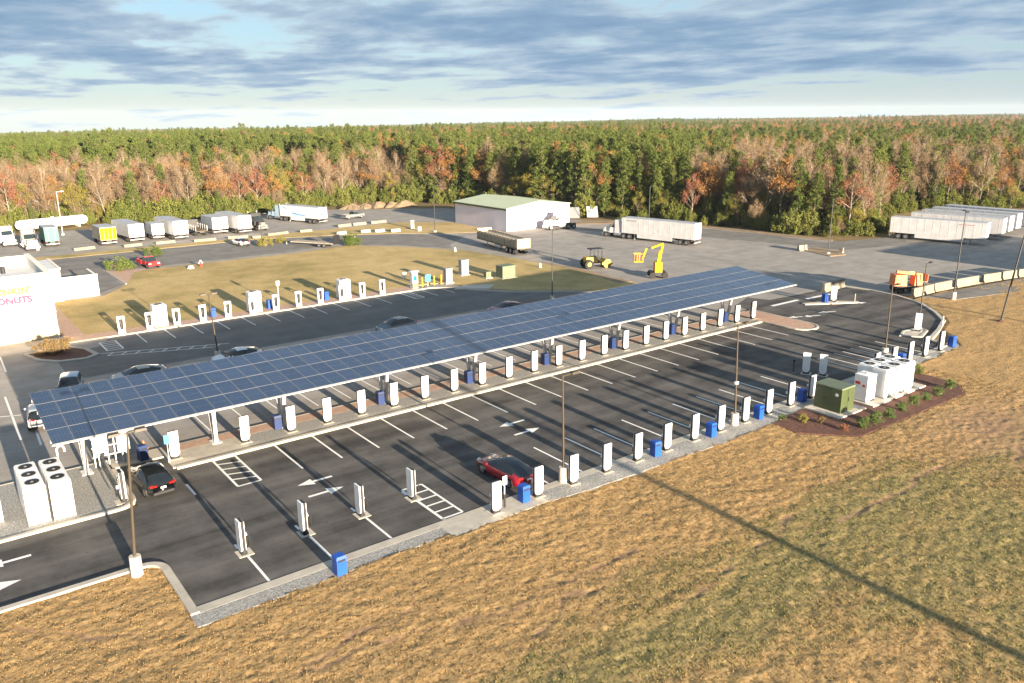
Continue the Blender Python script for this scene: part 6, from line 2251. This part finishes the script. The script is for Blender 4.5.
young = leaf_mat('young_shrub_leaves', (0.06, 0.11, 0.03), (0.14, 0.20, 0.06))
goldsh = leaf_mat('golden_shrub_leaves', (0.20, 0.18, 0.04), (0.32, 0.28, 0.08))
rustsh = leaf_mat('rust_shrub_leaves', (0.24, 0.10, 0.05), (0.36, 0.17, 0.09))
tansh = leaf_mat('tan_shrub_leaves', (0.16, 0.115, 0.055), (0.28, 0.20, 0.10))
deepsh = leaf_mat('deep_green_leaves', (0.07, 0.11, 0.025), (0.17, 0.21, 0.06))
BB = [(782, 421), (803, 423), (821, 424), (844, 431), (863, 428), (876, 424), (889, 418), (901, 411), (914, 406), (925, 401), (938, 396), (950, 390)]
BL = ['small green shrub at the left tip of the mulch bed', 'yellow-green shrub second from the left on the mulch bed', 'thin olive shrub below the transformer', 'rust brown shrub at the lower corner of the mulch bed',
      'green shrub at the front corner, first along the mulch front edge', 'green shrub, second along the mulch front edge', 'green shrub, third along the mulch front edge', 'green shrub, fourth along the mulch front edge',
      'green shrub, fifth along the mulch front edge', 'green shrub, sixth along the mulch front edge', 'green shrub, seventh along the mulch front edge', 'green shrub at the right tip of the mulch bed']
for i, ((px, py), lab) in enumerate(zip(BB, BL)):
    p = G(px, py)
    bush(lab, (p.x, p.y, .1), (.55, .7, .6, .55)[i] if i < 4 else .85 * rng.uniform(.85, 1.15), [young, goldsh, tansh, rustsh][i] if i < 4 else young, 'shrub', 1.0, 300 + i % 3, 34, trunkm, 'young shrubs on the mulch bed')
p = G(920, 374)
bush('dark green shrub behind the right end of the white cabinets', (44.3, -2.2, .1), 1.0, deepsh, 'shrub', 1.2, 303, 22)
p = G(55, 352)
for i, (dx, h_) in enumerate(((-19.9, 1.9), (-18.5, 1.7))):
    bush(['left of two tan bushes on the dark island before the shop', 'right of two tan bushes on the dark island before the shop'][i], (dx, 56.9, .12), h_, tansh, 'bush', 1.15, 304 + i, 40, trunkm, 'tan bushes before the shop')
for px, py, h_, k_, mt, lab in ((121, 270, 2.2, 1.7, deepsh, 'wide clipped green bush left of the red pickup'), (154, 256, 1.9, 1.4, deepsh, 'green bush on the kerb island behind the red pickup'),
                                (352, 245.5, 2.4, 1.25, deepsh, 'round dark green bush right of the flatbed trailer'), (265, 246, 1.7, 1.4, goldsh, 'yellow-green bush on the verge left of the flatbed trailer'),
                                (281, 243, 1.2, 1.4, goldsh, 'small yellow-green bush behind the flatbed trailer')):
    p = G(px, py)
    bush(lab, (p.x, p.y, .05), h_, mt, 'bush', k_, 306, 48)

# heaps of soil along the wood edge
for i, (px, py, s_) in enumerate(((352, 209, 2.2), (365, 208, 1.9), (378, 207, 2.3), (392, 206.5, 2.1), (405, 206, 2.5), (470, 203, 2.0))):
    p = G(px, py)
    me_n = 22
    m = MB()
    vs_, fs_ = [], []
    for a in range(9):
        for b in range(me_n):
            rr = a / 8
            th = 2 * math.pi * b / me_n
            k_ = 1 + .25 * math.sin(3 * th + i) + .12 * math.sin(7 * th + 2 * i)
            hh = (1 - rr ** 1.6) * s_ * .62 + random.uniform(-.08, .08) * s_ * (1 - rr)
            vs_.append((rr * s_ * k_ * 1.3 * math.cos(th), rr * s_ * k_ * math.sin(th), hh - .05))
    for a in range(8):
        for b in range(me_n):
            b2_ = (b + 1) % me_n
            fs_.append((a * me_n + b, (a + 1) * me_n + b, (a + 1) * me_n + b2_, a * me_n + b2_))
    m.add(vs_, fs_)
    o = ob('soil_heap', m, heapm, None, (p.x, p.y, 0))
    tag(o, ['tan soil heap, first from the left along the wood edge', 'tan soil heap, second from the left', 'tan soil heap, third from the left', 'tan soil heap, fourth from the left along the wood edge',
            'tan soil heap, fifth from the left, the biggest', 'brown soil heap behind the warehouse roof'][i], 'heap', 'soil heaps along the wood edge')

# ------------------------------------------------------------------ the air: a light even haze over the whole place
hz_m = bpy.data.materials.new('haze_air')
hz_m.use_nodes = True
hz_t = hz_m.node_tree
hz_t.nodes.clear()
hz_v = N(hz_t, 'ShaderNodeVolumePrincipled')
hz_v.inputs['Color'].default_value = (0.74, 0.88, 1.0, 1)
hz_v.inputs['Density'].default_value = 0.000055
hz_v.inputs['Anisotropy'].default_value = 0.0
hz_o = N(hz_t, 'ShaderNodeOutputMaterial')
hz_t.links.new(hz_v.outputs[0], hz_o.inputs['Volume'])
m = MB().b2(-7400, 7400, -7400, 7400, -260, 60)
o = ob('haze', m, hz_m)
stuff(o)
tag(o, 'thin pale haze in the air over the far forest', 'haze')
